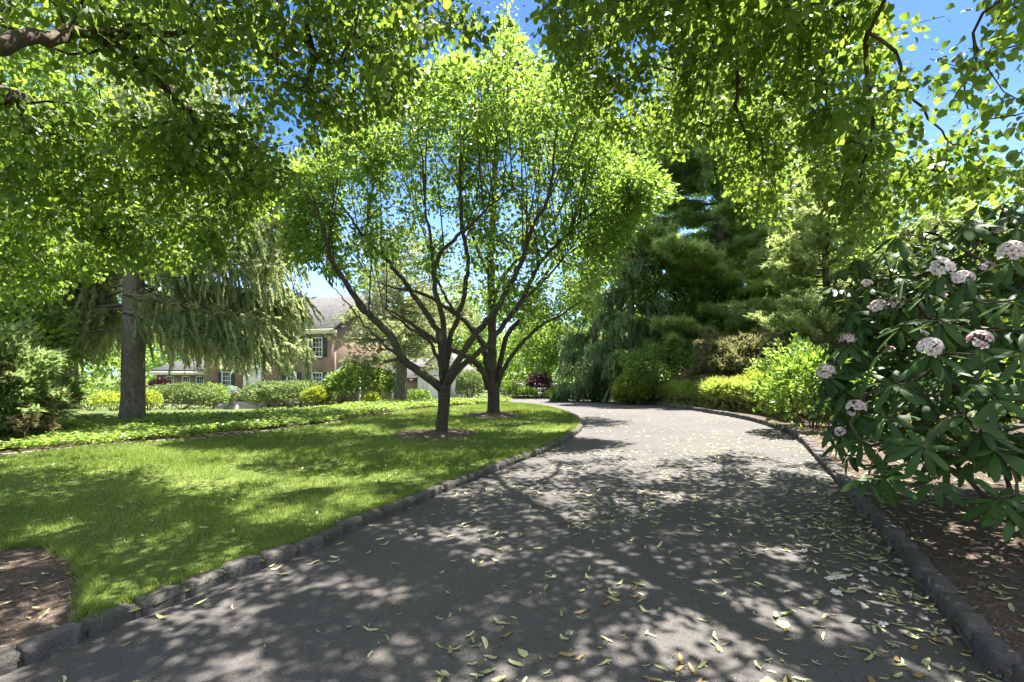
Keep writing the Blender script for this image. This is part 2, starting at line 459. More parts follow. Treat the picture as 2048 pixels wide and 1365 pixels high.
# ------------------------------------------------------------------ kerb stones
def stone_mesh(seed, L=.25, W=.115, H=.20):
    r = np.random.default_rng(seed)
    n = [7, 4, 4]
    vs = []; idx = {}
    q = []
    def vid(i, j, k):
        key = (i, j, k)
        if key not in idx:
            u = np.array([i / n[0], j / n[1], k / n[2]]) * 2 - 1
            p = np.sign(u) * np.abs(u) ** 1.0
            s = np.array([L, W, H]) / 2
            x = p * s
            # rounded edges
            e = np.array([.011, .009, .010]); c = np.clip(x, -(s - e), s - e); d = x - c
            l = np.linalg.norm(d)
            if l > 1e-9: x = c + d / l * e * (.72 if (np.abs(u) == 1).sum() > 1 else 1.0)
            nn = mnoise.noise_vector(tuple(x * 14 + seed * 3.1))
            x = x + np.array(nn) * .0065
            idx[key] = len(vs); vs.append(x)
        return idx[key]
    for ax in range(3):
        a, b = [t for t in range(3) if t != ax]
        for side in (0, n[ax]):
            for i in range(n[a]):
                for j in range(n[b]):
                    def g(ii, jj):
                        t = [0, 0, 0]; t[ax] = side; t[a] = ii; t[b] = jj; return vid(*t)
                    f = (g(i, j), g(i + 1, j), g(i + 1, j + 1), g(i, j + 1))
                    flip = (side == 0) ^ (ax == 1)
                    q.append(f[::-1] if flip else f)
    return np.array(vs), np.array(q)
STONES = [stone_mesh(s) for s in range(8)]
stone_me = []
for s in range(8):
    mb = MB(); mb.add(*[STONES[s][0]], quads=STONES[s][1])
    o = mb.build('kerb_stone', M['granite'], smooth=True); stone_me.append(o.data); bpy.data.objects.remove(o)

def kerb(line, label, side, pitch=.264, lean=.0, sx=.97, jit=.005, zj=.006, lift=0.0):
    base = MB()
    pl = smooth_line(line[::5], .1)
    t = np.gradient(pl, axis=0); t /= np.linalg.norm(t, axis=1)[:, None]
    nrm = np.stack([-t[:, 1], t[:, 0]], 1) * side
    z = tz(pl[:, 0], pl[:, 1])
    prof = [(.014, -.03), (.026, .058), (.10, .066), (.105, -.03)]
    v = np.concatenate([np.column_stack([pl + nrm * a, z + b]) for a, b in prof])
    k = len(pl); q = []
    for j in range(3):
        for i in range(k - 1): q.append((j * k + i, j * k + i + 1, (j + 1) * k + i + 1, (j + 1) * k + i))
    base.add(v, quads=q)
    root = base.build('kerb', M['mortar'])
    tag(root, label, None, None, 'structure')
    ln = smooth_line(line[::5], pitch)
    tt = np.gradient(ln, axis=0)
    items = []
    for i in range(len(ln)):
        tx, ty = tt[i] / np.linalg.norm(tt[i]); nx_, ny_ = -ty * side, tx * side
        x, y = ln[i] + np.array([nx_, ny_]) * (.058 + random.gauss(0, jit))
        vis = y > .6 and abs(x) < y * 1.15 + .4
        items.append((y if vis else 1e3 + abs(y), x, y, math.atan2(ty, tx), vis))
    items.sort()
    n = 0; rest = MB()
    for key, x, y, a, vis in items:
        s = random.randrange(8)
        zc = float(tz(x, y)) + -.002 + lift + random.uniform(-zj, zj)
        rot = a + random.gauss(0, .04) + (math.pi if random.random() < .5 else 0)
        tilt = random.gauss(0, .03)
        if n < 98 and vis:
            o = bpy.data.objects.new('kerb_stone', stone_me[s]); COL.objects.link(o); o.parent = root
            o.location = (x, y, zc); o.rotation_euler = (tilt + lean * side, random.gauss(0, .018), rot); o.scale = (random.uniform(sx - .03, sx + .03), random.uniform(.90, 1.08), random.uniform(.97, 1.05)); n += 1
        else:
            vv = STONES[s][0]; c, sn = math.cos(rot), math.sin(rot)
            w = np.column_stack([vv[:, 0] * c - vv[:, 1] * sn + x, vv[:, 0] * sn + vv[:, 1] * c + y, vv[:, 2] + zc])
            rest.add(w, quads=STONES[s][1])
    if rest.n: tag(rest.build('kerb_stones', M['granite'], root, smooth=True), kind='stuff')
    return root
kerb_l = kerb(LKs, 'granite block kerb along the lawn edge, curling round its far tip', 1, lift=-.008)
kerb_r = kerb(RKs, 'granite block kerb curving along the hedge and mulch bed', -1, sx=.88, jit=.010, zj=.012, lift=.022)
# flat pale edging stones between lawn and planting bed
mb = MB()
e = smooth_line(BEs[::4], .33)
for i in range(len(e) - 1):
    x, y = e[i]; a = math.atan2(*(e[i + 1] - e[i])[::-1]) + random.gauss(0, .04); c, s_ = math.cos(a), math.sin(a)
    vv = STONES[i % 8][0] * np.array([1.2, .42, .55])
    mb.add(np.column_stack([vv[:, 0] * c - vv[:, 1] * s_ + x, vv[:, 0] * s_ + vv[:, 1] * c + y, vv[:, 2] + float(tz(x, y)) + .028]), quads=STONES[i % 8][1])
tag(mb.build('bed_edging', M['edge_stone'], smooth=True), 'thin line of pale edging stones between the lawn and the planting bed', None, None, 'structure')

# ------------------------------------------------------------------ grass blades
def grass():
    mb = MB()
    lp = lawn_poly
    def batch(n, dmin, dmax, hgt, wid):
        p = sample_poly(lp, n * 2)
        d = p[:, 1]
        keep = (d > dmin) & (d < dmax) & (np.abs(p[:, 0]) < d * 1.12 + .4)
        p = p[keep][:n]; n = len(p)
        nz = fbm(p[:, 0], p[:, 1], 1.3, 2.0); nz2 = fbm(p[:, 0], p[:, 1], .5, 7.0)
        k2 = RNG.random(n) < np.clip(1.05 + 1.2 * nz, .25, 1)
        p = p[k2]; nz = nz[k2]; nz2 = nz2[k2]; n = len(p)
        z = tz(p[:, 0], p[:, 1]) + .05
        ax = np.column_stack([RNG.normal(size=n) * .45, RNG.normal(size=n) * .45, np.ones(n)])
        s = np.column_stack([np.full(n, wid) * RNG.uniform(.7, 1.3, n), hgt * RNG.uniform(.55, 1.35, n) * (1 + .5 * nz), np.ones(n)])
        place(mb, BLADE, np.column_stack([p, z]), ax, rdir(n), s, np.clip(.40 + .85 * nz2 + RNG.normal(size=n) * .22, 0, 1))
    batch(90000, 2.0, 5.2, .055, .0055)
    batch(120000, 4.0, 8.5, .055, .008)
    batch(90000, 7.0, 30, .055, .013)
    # ragged tufts hanging over the kerb stones and round the bare ring
    ks = LKs[k0::2]; n = 14000
    j = RNG.integers(0, len(ks), n); p = ks[j] + RNG.normal(size=(n, 2)) * .02
    tn = np.gradient(ks, axis=0)[j]; tn /= np.linalg.norm(tn, axis=1)[:, None]
    nr = np.stack([-tn[:, 1], tn[:, 0]], 1)
    p = p + nr * (.135 + np.abs(RNG.normal(size=n)) * .03)[:, None]
    ax = np.column_stack([-nr * .35 + RNG.normal(size=(n, 2)) * .4, np.ones(n)])
    wid = .005 + .0008 * p[:, 1]
    place(mb, BLADE, np.column_stack([p, tz(p[:, 0], p[:, 1]) + .05]), ax, rdir(n), np.column_stack([wid, RNG.uniform(.05, .10, n), np.ones(n)]), RNG.random(n))
    rg = np.array(ring); rr = smooth_line(rg, .02); n = 5000
    p = rr[RNG.integers(0, len(rr), n)] + RNG.normal(size=(n, 2)) * .035 + np.array([.02, .03])
    ax = np.column_stack([RNG.normal(size=(n, 2)) * .6, np.ones(n)])
    place(mb, BLADE, np.column_stack([p, tz(p[:, 0], p[:, 1]) + .045]), ax, rdir(n), np.column_stack([np.full(n, .005), RNG.uniform(.04, .10, n), np.ones(n)]), RNG.random(n))
    o = mb.build('grass', M['grass_blade']); tag(o, 'short mown lawn grass, yellowed in dry patches', None, None, 'stuff')
grass()

# ------------------------------------------------------------------ ground cover in the bed (leafy rosettes)
def rosettes(name, poly, n, size, h, mat, label, edge=0.0):
    mb = MB()
    p = sample_poly(poly, n); d = p[:, 1]
    keep = np.abs(p[:, 0]) < d * 1.15 + 1
    p = p[keep]; n = len(p)
    hh = h * (.75 + .5 * fbm(p[:, 0], p[:, 1], 1.1, 5) + RNG.uniform(-.25, .25, n))
    sz = size * (1 + .02 * np.clip(p[:, 1] - 8, 0, 30))
    for k in range(6):
        a = RNG.uniform(0, 6.28, n)
        ax = np.column_stack([np.cos(a), np.sin(a), RNG.uniform(-.25, .45, n)])
        P = np.column_stack([p + RNG.normal(size=(n, 2)) * .03, tz(p[:, 0], p[:, 1]) + .05 + np.clip(hh * RNG.uniform(.55, 1, n), .02, 1)])
        place(mb, LANCE, P, ax, rdir(n, 1.2), np.column_stack([sz * 1.5, sz * RNG.uniform(.8, 1.2, n), sz]))
    o = mb.build(name, mat); tag(o, label, None, None, 'stuff'); return o
rosettes('ground_cover', bed_poly, 17000, .085, .20, M['bed_leaf'], 'low mass of glossy light green ground cover filling the planting bed')
# ------------------------------------------------------------------ branching
def grow(mb, limbs, attr, bf=.25, seg=.3, tip=.0035, expo=.5, sag=.06, maxr=.05, wig=.05, sides=4, limb_cost=.12, order=None):
    """limbs: [(pts (k,3), radii)] are drawn as given; every attractor is reached by a twig from the nearest wood.
    returns list of twig polylines (k,3), root first"""
    attr = np.asarray(attr, float); n = len(attr)
    cap = sum(len(l[0]) for l in limbs) * 6 + n * 14 + 10
    P = np.zeros((cap, 3)); Lp = np.zeros(cap); par = np.full(cap, -1); D = np.zeros((cap, 3)); R0 = np.zeros(cap); m = 0
    for pts, rad in limbs:
        pts = np.asarray(pts, float); rad = np.asarray(rad, float)
        s = np.concatenate([[0], np.cumsum(np.linalg.norm(np.diff(pts, axis=0), axis=1))])
        k = max(len(pts), int(s[-1] / .12) + 2)
        k = min(k, len(pts) * 6)
        u = np.linspace(0, s[-1], k)
        q = np.stack([np.interp(u, s, pts[:, i]) for i in range(3)], 1); rr = np.interp(u, s, rad)
        P[m:m + k] = q; Lp[m:m + k] = u * limb_cost; R0[m:m + k] = rr
        D[m:m + k] = unit(np.gradient(q, axis=0)); par[m:m + k] = -2; m += k
    nl = m
    d0 = np.array([np.min(((P[:m] - a) ** 2).sum(1)) for a in attr])
    twigs = []
    for ai in np.argsort(d0):
        a = attr[ai]
        dd = np.sqrt(((P[:m] - a) ** 2).sum(1))
        j = int(np.argmin(dd + bf * Lp[:m] + (R0[:m] > .12) * .25))
        L = dd[j]
        if L < .04: continue
        k = max(2, min(12, int(L / seg) + 1))
        t = np.linspace(0, 1, k + 1)[1:, None]
        c = P[j] + D[j] * L * .38
        q = (1 - t) ** 2 * P[j] + 2 * t * (1 - t) * c + t ** 2 * a
        q = q + RNG.normal(size=(k, 3)) * wig * min(L, 1.0) * (1 - t) * t * 2
        q[:, 2] -= (t[:, 0] ** 2) * 0 + sag * L * (t[:, 0] * (1 - t[:, 0]))
        ids = np.arange(m, m + k)
        P[m:m + k] = q; par[m] = j; par[m + 1:m + k] = ids[:-1]
        Lp[m:m + k] = Lp[j] + L * t[:, 0]
        D[m:m + k] = unit(np.gradient(np.vstack([P[j], q]), axis=0)[1:])
        twigs.append((j, ids)); m += k
    cnt = np.zeros(m)
    for j, ids in twigs: cnt[ids[-1]] += 1
    for i in range(m - 1, nl - 1, -1):
        if par[i] >= 0: cnt[par[i]] += cnt[i]
    rad = np.where(np.arange(m) < nl, 1e9, np.minimum(tip * np.maximum(cnt, 1) ** expo, maxr))
    res = []
    for j, ids in twigs:
        pts = np.vstack([P[j], P[ids]]); r = rad[ids]
        r0 = min(rad[j], r[0] * 1.15)
        if j < nl: r0 = min(r0, R0[j])
        mb.tube(pts, np.concatenate([[r0], r]), 5 if r[0] > .015 else sides, cap=False)
        res.append(pts)
    return res

def leaves_on(mb, twigs, per, T, size, spread=.12, frac=.65, droop=.3, up=1.0, flat=1.0, width=1.0, hang=0.0):
    """leaves along the outer part of each twig"""
    Ps = []; Xs = []
    for t in twigs:
        n = max(1, int(RNG.poisson(per)))
        L = len(t) - 1
        u = (1 - frac + frac * RNG.random(n)) * L
        i = np.minimum(u.astype(int), L - 1); f = (u - i)[:, None]
        p = t[i] * (1 - f) + t[i + 1] * f
        d = unit(t[i + 1] - t[i])
        o = RNG.normal(size=(n, 3)) * spread; o[:, 2] *= flat
        o[:, 2] -= np.abs(RNG.normal(size=n)) * hang
        Ps.append(p + o); Xs.append(unit(o) * .9 + d * .5)
    P = np.concatenate(Ps); X = np.concatenate(Xs); n = len(P)
    X = X + RNG.normal(size=(n, 3)) * .35; X[:, 2] -= droop
    s = size * np.clip(RNG.normal(.92, .26, n), .35, 1.55)
    place(mb, T, P, X, rdir(n, up), np.column_stack([s * width, s, s]))
    return n

def poly_attr(poly, n, dfun):
    p = sample_poly(poly, n)
    d = dfun(p)
    return np.column_stack([(p[:, 0] - CX) / F * d, d, CAMH + (HY - p[:, 1]) / F * d])

def pl(pts, d0, d1=None):
    """photo polyline with depth running d0..d1 to 3D"""
    d1 = d0 if d1 is None else d1
    k = len(pts); return np.array([pw(p[0], p[1], d0 + (d1 - d0) * i / (k - 1)) for i, p in enumerate(pts)])

def limb(pts, r0, r1):
    q = smooth_line(pts, .10)
    return q, r0 * (1 - np.linspace(0, 1, len(q))) ** .8 + r1

def draw_limbs(mb, limbs, sides=9, rough=.03):
    for q, r in limbs: mb.tube(q, r, sides, rough=rough)

def trunk(mb, pts, r, flare=1.5, sides=16, rough=.03, step=.08, fh=.35):
    q = smooth_line(pts, step); s = np.linspace(0, 1, len(q))
    rr = np.interp(s, np.linspace(0, 1, len(r)), r)
    h = q[:, 2] - q[0, 2]
    rr = rr * (1 + (flare - 1) * np.exp(-h / (fh * .4)))
    mb.tube(q, rr, sides, rough=rough)
    return q, rr

# ------------------------------------------------------------------ the two spreading trees on the lawn
gzA = float(tz(*TA)) + .02; gzB = float(tz(*TB)) + .02
def base3(T, z, dz=0): return np.array([T[0], T[1], z + dz])
treeA = thing('lawn_tree', 'nearer of the two spreading lawn trees, slim dark trunk forking low from a mulch ring', 'tree', (TA[0], TA[1], gzA))
treeB = thing('lawn_tree', 'thicker lawn tree just behind the slim one, striped upright stem, mulch at its foot', 'tree', (TB[0], TB[1], gzB))

LA = [
 ([(882, 778), (867, 764), (833, 739), (806, 718), (782, 674), (751, 643), (724, 616), (703, 585), (686, 558), (662, 520), (634, 424), (607, 378), (590, 340)], 10.1, 9.5, .088, .012),
 ([(727, 620), (715, 598), (707, 582)], 9.9, 9.85, .050, .036),
 ([(884, 770), (881, 732), (868, 701), (847, 674), (823, 657), (800, 640), (760, 610)], 10.1, 9.2, .040, .010),
 ([(887, 772), (883, 735), (881, 684), (868, 650), (833, 599), (809, 564), (779, 527), (729, 475), (687, 416), (655, 370)], 10.15, 10.9, .075, .010),
 ([(731, 474), (738, 420), (746, 361), (738, 330), (745, 280)], 10.75, 10.6, .028, .006),
 ([(889, 772), (889, 720), (888, 691), (885, 633), (871, 581), (868, 547), (876, 515), (893, 495), (935, 455), (990, 403), (1030, 370)], 10.15, 9.4, .072, .008),
 ([(868, 550), (862, 480), (850, 420), (845, 330), (830, 240)], 9.9, 9.3, .034, .006),
 ([(893, 770), (893, 742), (902, 674), (922, 616), (932, 564), (936, 520), (922, 440), (920, 365), (926, 273), (960, 214), (975, 160)], 10.1, 10.5, .062, .006),
 ([(890, 776), (898, 756), (922, 711), (960, 657), (987, 626), (1018, 575), (1045, 520), (1066, 450), (1099, 391), (1110, 300), (1118, 220)], 10.1, 9.0, .080, .008),
 ([(892, 778), (902, 759), (936, 722), (970, 694), (1001, 657), (1038, 609), (1066, 554), (1086, 520), (1150, 455), (1210, 410), (1270, 390)], 10.1, 10.6, .070, .008),
 ([(1040, 606), (1090, 560), (1140, 500), (1180, 430)], 10.45, 11.4, .026, .006),
 ([(806, 718), (770, 690), (720, 640), (690, 600), (650, 560)], 10.1, 11.3, .03, .006),
]
LB = [
 ([(977, 778), (970, 750), (953, 728), (922, 708), (895, 694), (850, 667), (810, 640), (760, 610)], 13.9, 13.0, .105, .015),
 ([(980, 775), (975, 740), (970, 711), (963, 684), (936, 650), (909, 626), (844, 588), (790, 575), (740, 560)], 13.9, 14.9, .11, .012),
 ([(985, 775), (984, 740), (985, 674), (984, 605), (982, 520), (987, 420), (990, 360), (995, 250), (1005, 150)], 13.9, 13.6, .15, .012),
 ([(992, 775), (997, 745), (1008, 691), (1018, 664), (1045, 633), (1085, 560), (1130, 480), (1160, 400)], 13.9, 14.6, .085, .012),
 ([(993, 778), (1002, 752), (1018, 722), (1049, 681), (1090, 646), (1124, 629), (1165, 600)], 13.9, 13.1, .075, .010),
 ([(985, 600), (1010, 550), (1050, 505), (1090, 470), (1130, 400), (1160, 300)], 13.8, 12.8, .06, .008),
 ([(984, 560), (955, 500), (930, 420), (915, 340), (905, 240)], 13.7, 14.6, .05, .008),
 ([(910, 626), (880, 570), (860, 500), (830, 420), (800, 330)], 14.3, 15.4, .045, .008),
]
def spikes(n, df):
    o = np.array(top_poly[:17], float); i = RNG.integers(0, 16, n); t = RNG.random((n, 1))
    p = o[i] * (1 - t) + o[i + 1] * t
    d = unit(p - np.array([945, 520])); p = p + d * RNG.uniform(-25, 24, (n, 1)) * np.where(p[:, :1] > 1150, .5, 1); p[:, 1] = np.maximum(p[:, 1], 8)
    return _px3(p, df(p))
def _px3(p, d): return np.column_stack([(p[:, 0] - CX) / F * d, d, CAMH + (HY - p[:, 1]) / F * d])
def lawn_tree(root, gz, base, forkpx, dfork, L, tr, polys, per, seed, rmid):
    global RNG
    RNG = np.random.default_rng(seed)
    wood = MB(); crown = MB()
    off = np.array(root.location)
    top = pw(*forkpx, dfork)
    trunk(wood, [base - (0, 0, .08), base + (0, 0, .25), (base + top) / 2 + np.array([.012, 0, .1]), top + (0, 0, .10)], tr, 1.28, 18, .012)
    limbs = []
    for pts, d0, d1, r0, r1 in L:
        q = pl(pts, d0, d1); qq = smooth_line(q, .12)
        qq[3:] += RNG.normal(size=qq[3:].shape) * .012
        s = np.linspace(0, 1, len(qq)); limbs.append((qq, r0 * .9 * (1 - s) ** .75 + r1))
    draw_limbs(wood, limbs, 10, .03)
    nodes = np.concatenate([l[0][len(l[0]) // 4:] for l in limbs])
    for e in np.concatenate([poly_attr(top2_poly, 70, polys[0][2])]):
        dz = e[2] - nodes[:, 2]; dh = np.hypot(*(nodes[:, :2] - e[:2]).T)
        c = dh + np.abs(dz - 2.2) * .5 + (dz < .8) * 9
        s0 = nodes[int(np.argmin(c))]
        if np.min(c) > 3: continue
        mid = s0 * .55 + e * .45 + np.array([*((s0 - e)[:2] * -.12), .1]) + RNG.normal(size=3) * .08
        qq = smooth_line(np.array([s0, mid, e]), .15)
        if len(qq) < 4: continue
        limbs.append((qq, np.linspace(.017, .0045, len(qq)))); wood.tube(qq, limbs[-1][1], 5, cap=False)
    attr = np.concatenate([spikes(n, df) if isinstance(p, str) else poly_attr(p, n, df) for p, n, df in polys])
    tw = grow(wood, limbs, attr, bf=.35, seg=.22, tip=.0042, expo=.5, sag=-.05, maxr=.03, wig=.10)
    leaves_on(crown, tw, per, OVATE, .112, .105, .9, .25, .8)
    for b in (wood, crown): b.v = [x - off for x in b.v]
    wood.build('trunk', M['cherry_bark'], root, smooth=True)
    crown.build('crown', M['cherry_leaf'], root)
top_poly = [(575, 330), (640, 300), (690, 240), (760, 190), (830, 150), (900, 110), (975, 130), (1000, 20), (1022, 55), (1040, 110), (1100, 140), (1180, 130),
            (1215, 240), (1260, 320), (1330, 372), (1335, 392), (1285, 425), (1255, 480), (1240, 540), (1180, 590), (1120, 600), (1060, 540), (1000, 470), (930, 440),
            (840, 430), (760, 450), (700, 490), (640, 520), (600, 530), (565, 490), (590, 430), (556, 390)]
mid_poly = [(640, 520), (760, 450), (1000, 470), (1080, 560), (1090, 650), (1030, 660), (960, 600), (900, 560), (800, 560), (700, 590)]
low_poly = [(1020, 620), (1090, 560), (1200, 560), (1190, 630), (1130, 668), (1050, 660)]
top2_poly = top_poly[:15] + [(1250, 400), (1150, 350), (1000, 310), (850, 310), (700, 370), (560, 390)]
band_poly = [(600, 400), (850, 310), (1150, 350), (1280, 425), (1240, 540), (1180, 590), (1060, 540), (930, 440), (840, 430), (700, 490), (600, 530), (565, 490)]
left_tip = [(555, 380), (640, 320), (680, 420), (650, 520), (600, 535), (560, 495)]
right_tip = [(1180, 400), (1250, 330), (1345, 372), (1340, 392), (1300, 425), (1270, 480), (1200, 520)]
def dA(p):
    u = np.clip((p[:, 0] - 930) / 420, -1, 1)
    h = np.sqrt(1 - u ** 2 * .9); lo = np.where(p[:, 1] > 250, -.5, -2.0); return 10.1 + h * (lo + (1.8 - lo) * RNG.random(len(p)))
def dB(p):
    u = np.clip((p[:, 0] - 960) / 400, -1, 1)
    h = np.sqrt(1 - u ** 2 * .9); lo = np.where(p[:, 1] > 250, -.4, -2.0); return 13.7 + h * (lo + (2.5 - lo) * RNG.random(len(p)))
lawn_tree(treeA, gzA, base3(TA, gzA), (889, 775), 10.12, LA, [.125, .122, .125, .138],
          [(top2_poly, 500, dA), (band_poly, 190, dA), (left_tip, 75, dA), (right_tip, 90, dA), (mid_poly, 60, dA), ('spike', 46, dA)], 39, 21, .14)
lawn_tree(treeB, gzB, base3(TB, gzB), (986, 772), 13.9, LB, [.185, .175, .172, .19],
          [(top2_poly, 460, dB), (band_poly, 240, dB), (right_tip, 70, dB), (mid_poly, 140, dB), (low_poly, 90, dB), ('spike', 40, dB)], 35, 22, .2)

# ------------------------------------------------------------------ big overhanging shade trees (heart shaped leaves)
def canopy_noise(P, s, seed):
    return np.array([mnoise.noise((a * s + seed, b * s, c * s)) for a, b, c in P])
def shade_tree(label, base, trunk_pts, tr, L, polys, boxes, per, seed, size, thr=-.12):
    global RNG
    RNG = np.random.default_rng(seed)
    root = thing('shade_tree', label, 'tree', tuple(base))
    wood = MB(); crown = MB(); off = np.array(base)
    q, r = trunk(wood, trunk_pts, tr, 1.5, 22, .02, .12, .8)
    limbs = [(q[::2], r[::2])]
    for pts, r0, r1 in L:
        qq = smooth_line(np.array(pts), .14); qq[2:] += RNG.normal(size=qq[2:].shape) * .018
        s = np.linspace(0, 1, len(qq)); limbs.append((qq, r0 * (1 - s) ** .8 + r1))
    draw_limbs(wood, limbs[1:], 11, .03)
    A = [poly_attr(p, n, df) for p, n, df in polys]
    for (x0, x1, y0, y1, a, b, h, n) in boxes:
        P = np.column_stack([RNG.uniform(x0, x1, n), RNG.uniform(y0, y1, n), np.zeros(n)])
        P[:, 2] = np.maximum(a + b * P[:, 1], 3.2) + RNG.random(n) * h
        P = P[canopy_noise(P, .75, seed) > thr]
        P = np.concatenate([P] + [P + RNG.normal(size=P.shape) * np.array([.16, .16, .08]) for _ in range(4)]); A.append(P)
    A = np.concatenate(A)
    tw = grow(wood, limbs, A, bf=.22, seg=.28, tip=.0038, expo=.5, sag=-.12, maxr=.045, wig=.10)
    k = leaves_on(crown, tw, per, HEART, size, .105, .95, .75, .35, .8, 1.0, .05)
    for b in (wood, crown): b.v = [x - off for x in b.v]
    wood.build('trunk', M['linden_bark'], root, smooth=True)
    crown.build('crown', M['linden_leaf'], root)
    print('shade tree leaves', k)
    return root
U = lambda a, b: (lambda p: RNG.uniform(a, b, len(p)))
def dgrow(d0, d1, y0, y1, w):
    return lambda p: d0 + (d1 - d0) * np.clip((p[:, 1] - y0) / (y1 - y0), 0, 1) + RNG.uniform(-w, w, len(p))
P1 = [(-160, -120), (430, -120), (430, 250), (-160, 250)]
P2 = [(430, -120), (760, -120), (880, 20), (860, 110), (800, 190), (730, 260), (645, 330), (560, 330), (430, 250)]
P3 = [(-120, 250), (430, 250), (560, 320), (600, 345), (540, 400), (480, 480), (400, 550), (330, 530), (200, 550), (100, 590), (-120, 620)]
P4 = [(700, 0), (985, -10), (1000, 35), (935, 85), (880, 85), (840, 150), (760, 230)]
tl = np.array([-4.55, 2.5, 0.06])
LL = [
 ([(-4.5, 2.55, 2.6), (-4.25, 3.0, 3.4), pw(0, 88, 3.55), pw(110, 74, 4.0), pw(190, 62, 4.5), pw(300, 70, 5.0), pw(455, 58, 5.6), pw(560, 40, 6.2)], .066, .012),
 ([pw(190, 62, 4.5), pw(300, 150, 5.1), pw(420, 270, 6.0), pw(520, 350, 7.0)], .05, .01),
 ([(-4.6, 2.7, 2.7), (-5.0, 3.9, 3.7), pw(0, 188, 5.1), pw(40, 205, 5.5), pw(90, 228, 5.9), pw(165, 241, 6.3), pw(290, 300, 7.0), pw(400, 380, 8.0)], .12, .016),
 ([pw(165, 241, 6.3), pw(150, 290, 6.4), pw(148, 350, 6.5)], .032, .012),
 ([pw(20, 200, 5.3), pw(60, 300, 6.2), pw(70, 380, 6.8), pw(55, 440, 7.4)], .04, .01),
 ([(-4.45, 2.5, 3.0), (-3.6, 3.2, 5.4), (-2.4, 4.4, 7.0), (-.9, 5.6, 8.3), (.4, 6.6, 9.0)], .16, .03),
 ([(-2.4, 4.4, 7.0), (-2.0, 6.0, 7.6), (-1.5, 7.6, 8.4)], .07, .02),
 ([(-4.45, 2.4, 3.2), (-3.4, 1.9, 6.0), (-1.5, 1.4, 8.0), (.6, 1.4, 9.0)], .14, .03),
 ([(-4.6, 2.5, 3.2), (-5.2, 3.5, 6.0), (-6.0, 5.2, 8.0), (-6.5, 7.0, 9.0)], .14, .03),
 ([pw(470, 60, 5.6), pw(578, 143, 6.0), pw(640, 175, 6.2), pw(691, 193, 6.4), pw(760, 150, 6.6)], .035, .006),
]
shade_tree('big shade tree at the near left, thick furrowed limbs arching over the lawn', tl,
           [tl - (0, 0, .15), tl + (0.02, 0, .8), tl + (0, .03, 1.9), tl + (.06, .05, 3.3)], [.34, .31, .29, .26], LL,
           [(P1, 230, dgrow(4.6, 6.0, -100, 250, 1.0)), (P2, 230, dgrow(4.8, 7.0, -50, 330, 1.1)), (P3, 560, dgrow(5.8, 7.9, 250, 560, 1.0)), (P4, 26, U(4.0, 5.4))],
           [(-3.2, 1.5, 1.0, 9.0, 1.9, .80, 3.0, 185), (-1.0, 3.4, 2.6, 5.4, 1.9, .80, 2.4, 105)], 36, 31, .064, -.06)

tr_ = np.array([5.6, -1.6, 0.08])
def hang(pts, d0, d1): return [pw(p[0], p[1], d0 + (d1 - d0) * i / (len(pts) - 1)) for i, p in enumerate(pts)]
apex = [(4.2, 2.0, 6.0), (3.3, 4.2, 6.7), (2.6, 6.0, 7.2), (2.0, 7.8, 7.6), (1.6, 9.2, 7.7)]
LR = [
 ([(5.6, -1.5, 3.0), (5.0, .2, 4.8)] + apex, .20, .025),
 ([(5.5, -1.5, 3.2), (6.3, 1.0, 5.6), (6.4, 3.5, 6.8), (6.2, 6.0, 7.6), (5.8, 8.0, 8.2)], .15, .025),
 ([(5.5, -1.5, 3.4), (4.0, -.2, 6.4), (2.2, 1.4, 8.2), (.8, 2.8, 9.2)], .14, .025),
 ([(2.6, 6.0, 7.2)] + hang([(1411, -10), (1395, 95), (1378, 157), (1366, 195)], 6.4, 7.2), .045, .012),
 ([(2.8, 5.4, 7.05)] + hang([(1455, 8), (1448, 62), (1424, 137), (1400, 240)], 6.0, 7.2), .042, .010),
 ([pw(1455, 8, 6.0)] + hang([(1459, 41), (1482, 83), (1471, 178), (1486, 248), (1510, 327)], 6.0, 6.6), .034, .008),
 ([(3.3, 4.2, 6.7)] + hang([(1608, -6), (1614, 62), (1639, 124), (1651, 174), (1660, 250)], 5.4, 6.4), .040, .008),
 ([(4.0, 2.6, 6.2)] + hang([(1750, -20), (1738, 25), (1738, 166), (1747, 207), (1726, 257), (1689, 352), (1670, 400)], 4.5, 5.6), .038, .006),
 ([pw(1747, 207, 4.9), pw(1740, 280, 5.1), pw(1722, 350, 5.3), pw(1718, 410, 5.5)], .016, .005),
 ([(4.4, 1.8, 5.9)] + hang([(1790, -20), (1792, 104), (1838, 199), (1879, 265), (1930, 300)], 4.2, 5.2), .026, .005),
 ([(5.0, 1.2, 5.6)] + hang([(2006, -5), (1966, 91), (1937, 145), (1933, 232)], 3.9, 4.6), .024, .005),
 ([(2.0, 7.8, 7.6)] + hang([(1300, 60), (1290, 140), (1270, 220), (1240, 280)], 8.6, 9.4), .035, .008),
 ([(1.8, 8.4, 7.6)] + hang([(1200, 20), (1185, 120), (1175, 220)], 8.8, 9.2), .03, .008),
 ([(2.6, 6.0, 7.2)] + hang([(1560, 60), (1545, 180), (1530, 300), (1520, 400)], 7.6, 9.6), .04, .008),
]
Q1 = [(1070, 40), (1100, -60), (1480, -60), (1480, 300), (1380, 305), (1290, 305), (1240, 285), (1180, 275), (1140, 200)]
Q2 = [(1480, -60), (1740, -60), (1760, 100), (1710, 400), (1640, 390), (1590, 330), (1596, 415), (1540, 450), (1470, 430), (1440, 310), (1480, 300)]
Q3 = [(1690, 210), (1760, 140), (1850, 270), (1900, 320), (2120, 320), (2120, 390), (1960, 390), (1900, 410), (1800, 445), (1790, 475), (1710, 465), (1670, 400)]
Q4 = [(1760, 0), (2100, -20), (2120, 340), (1880, 330), (1800, 200)]
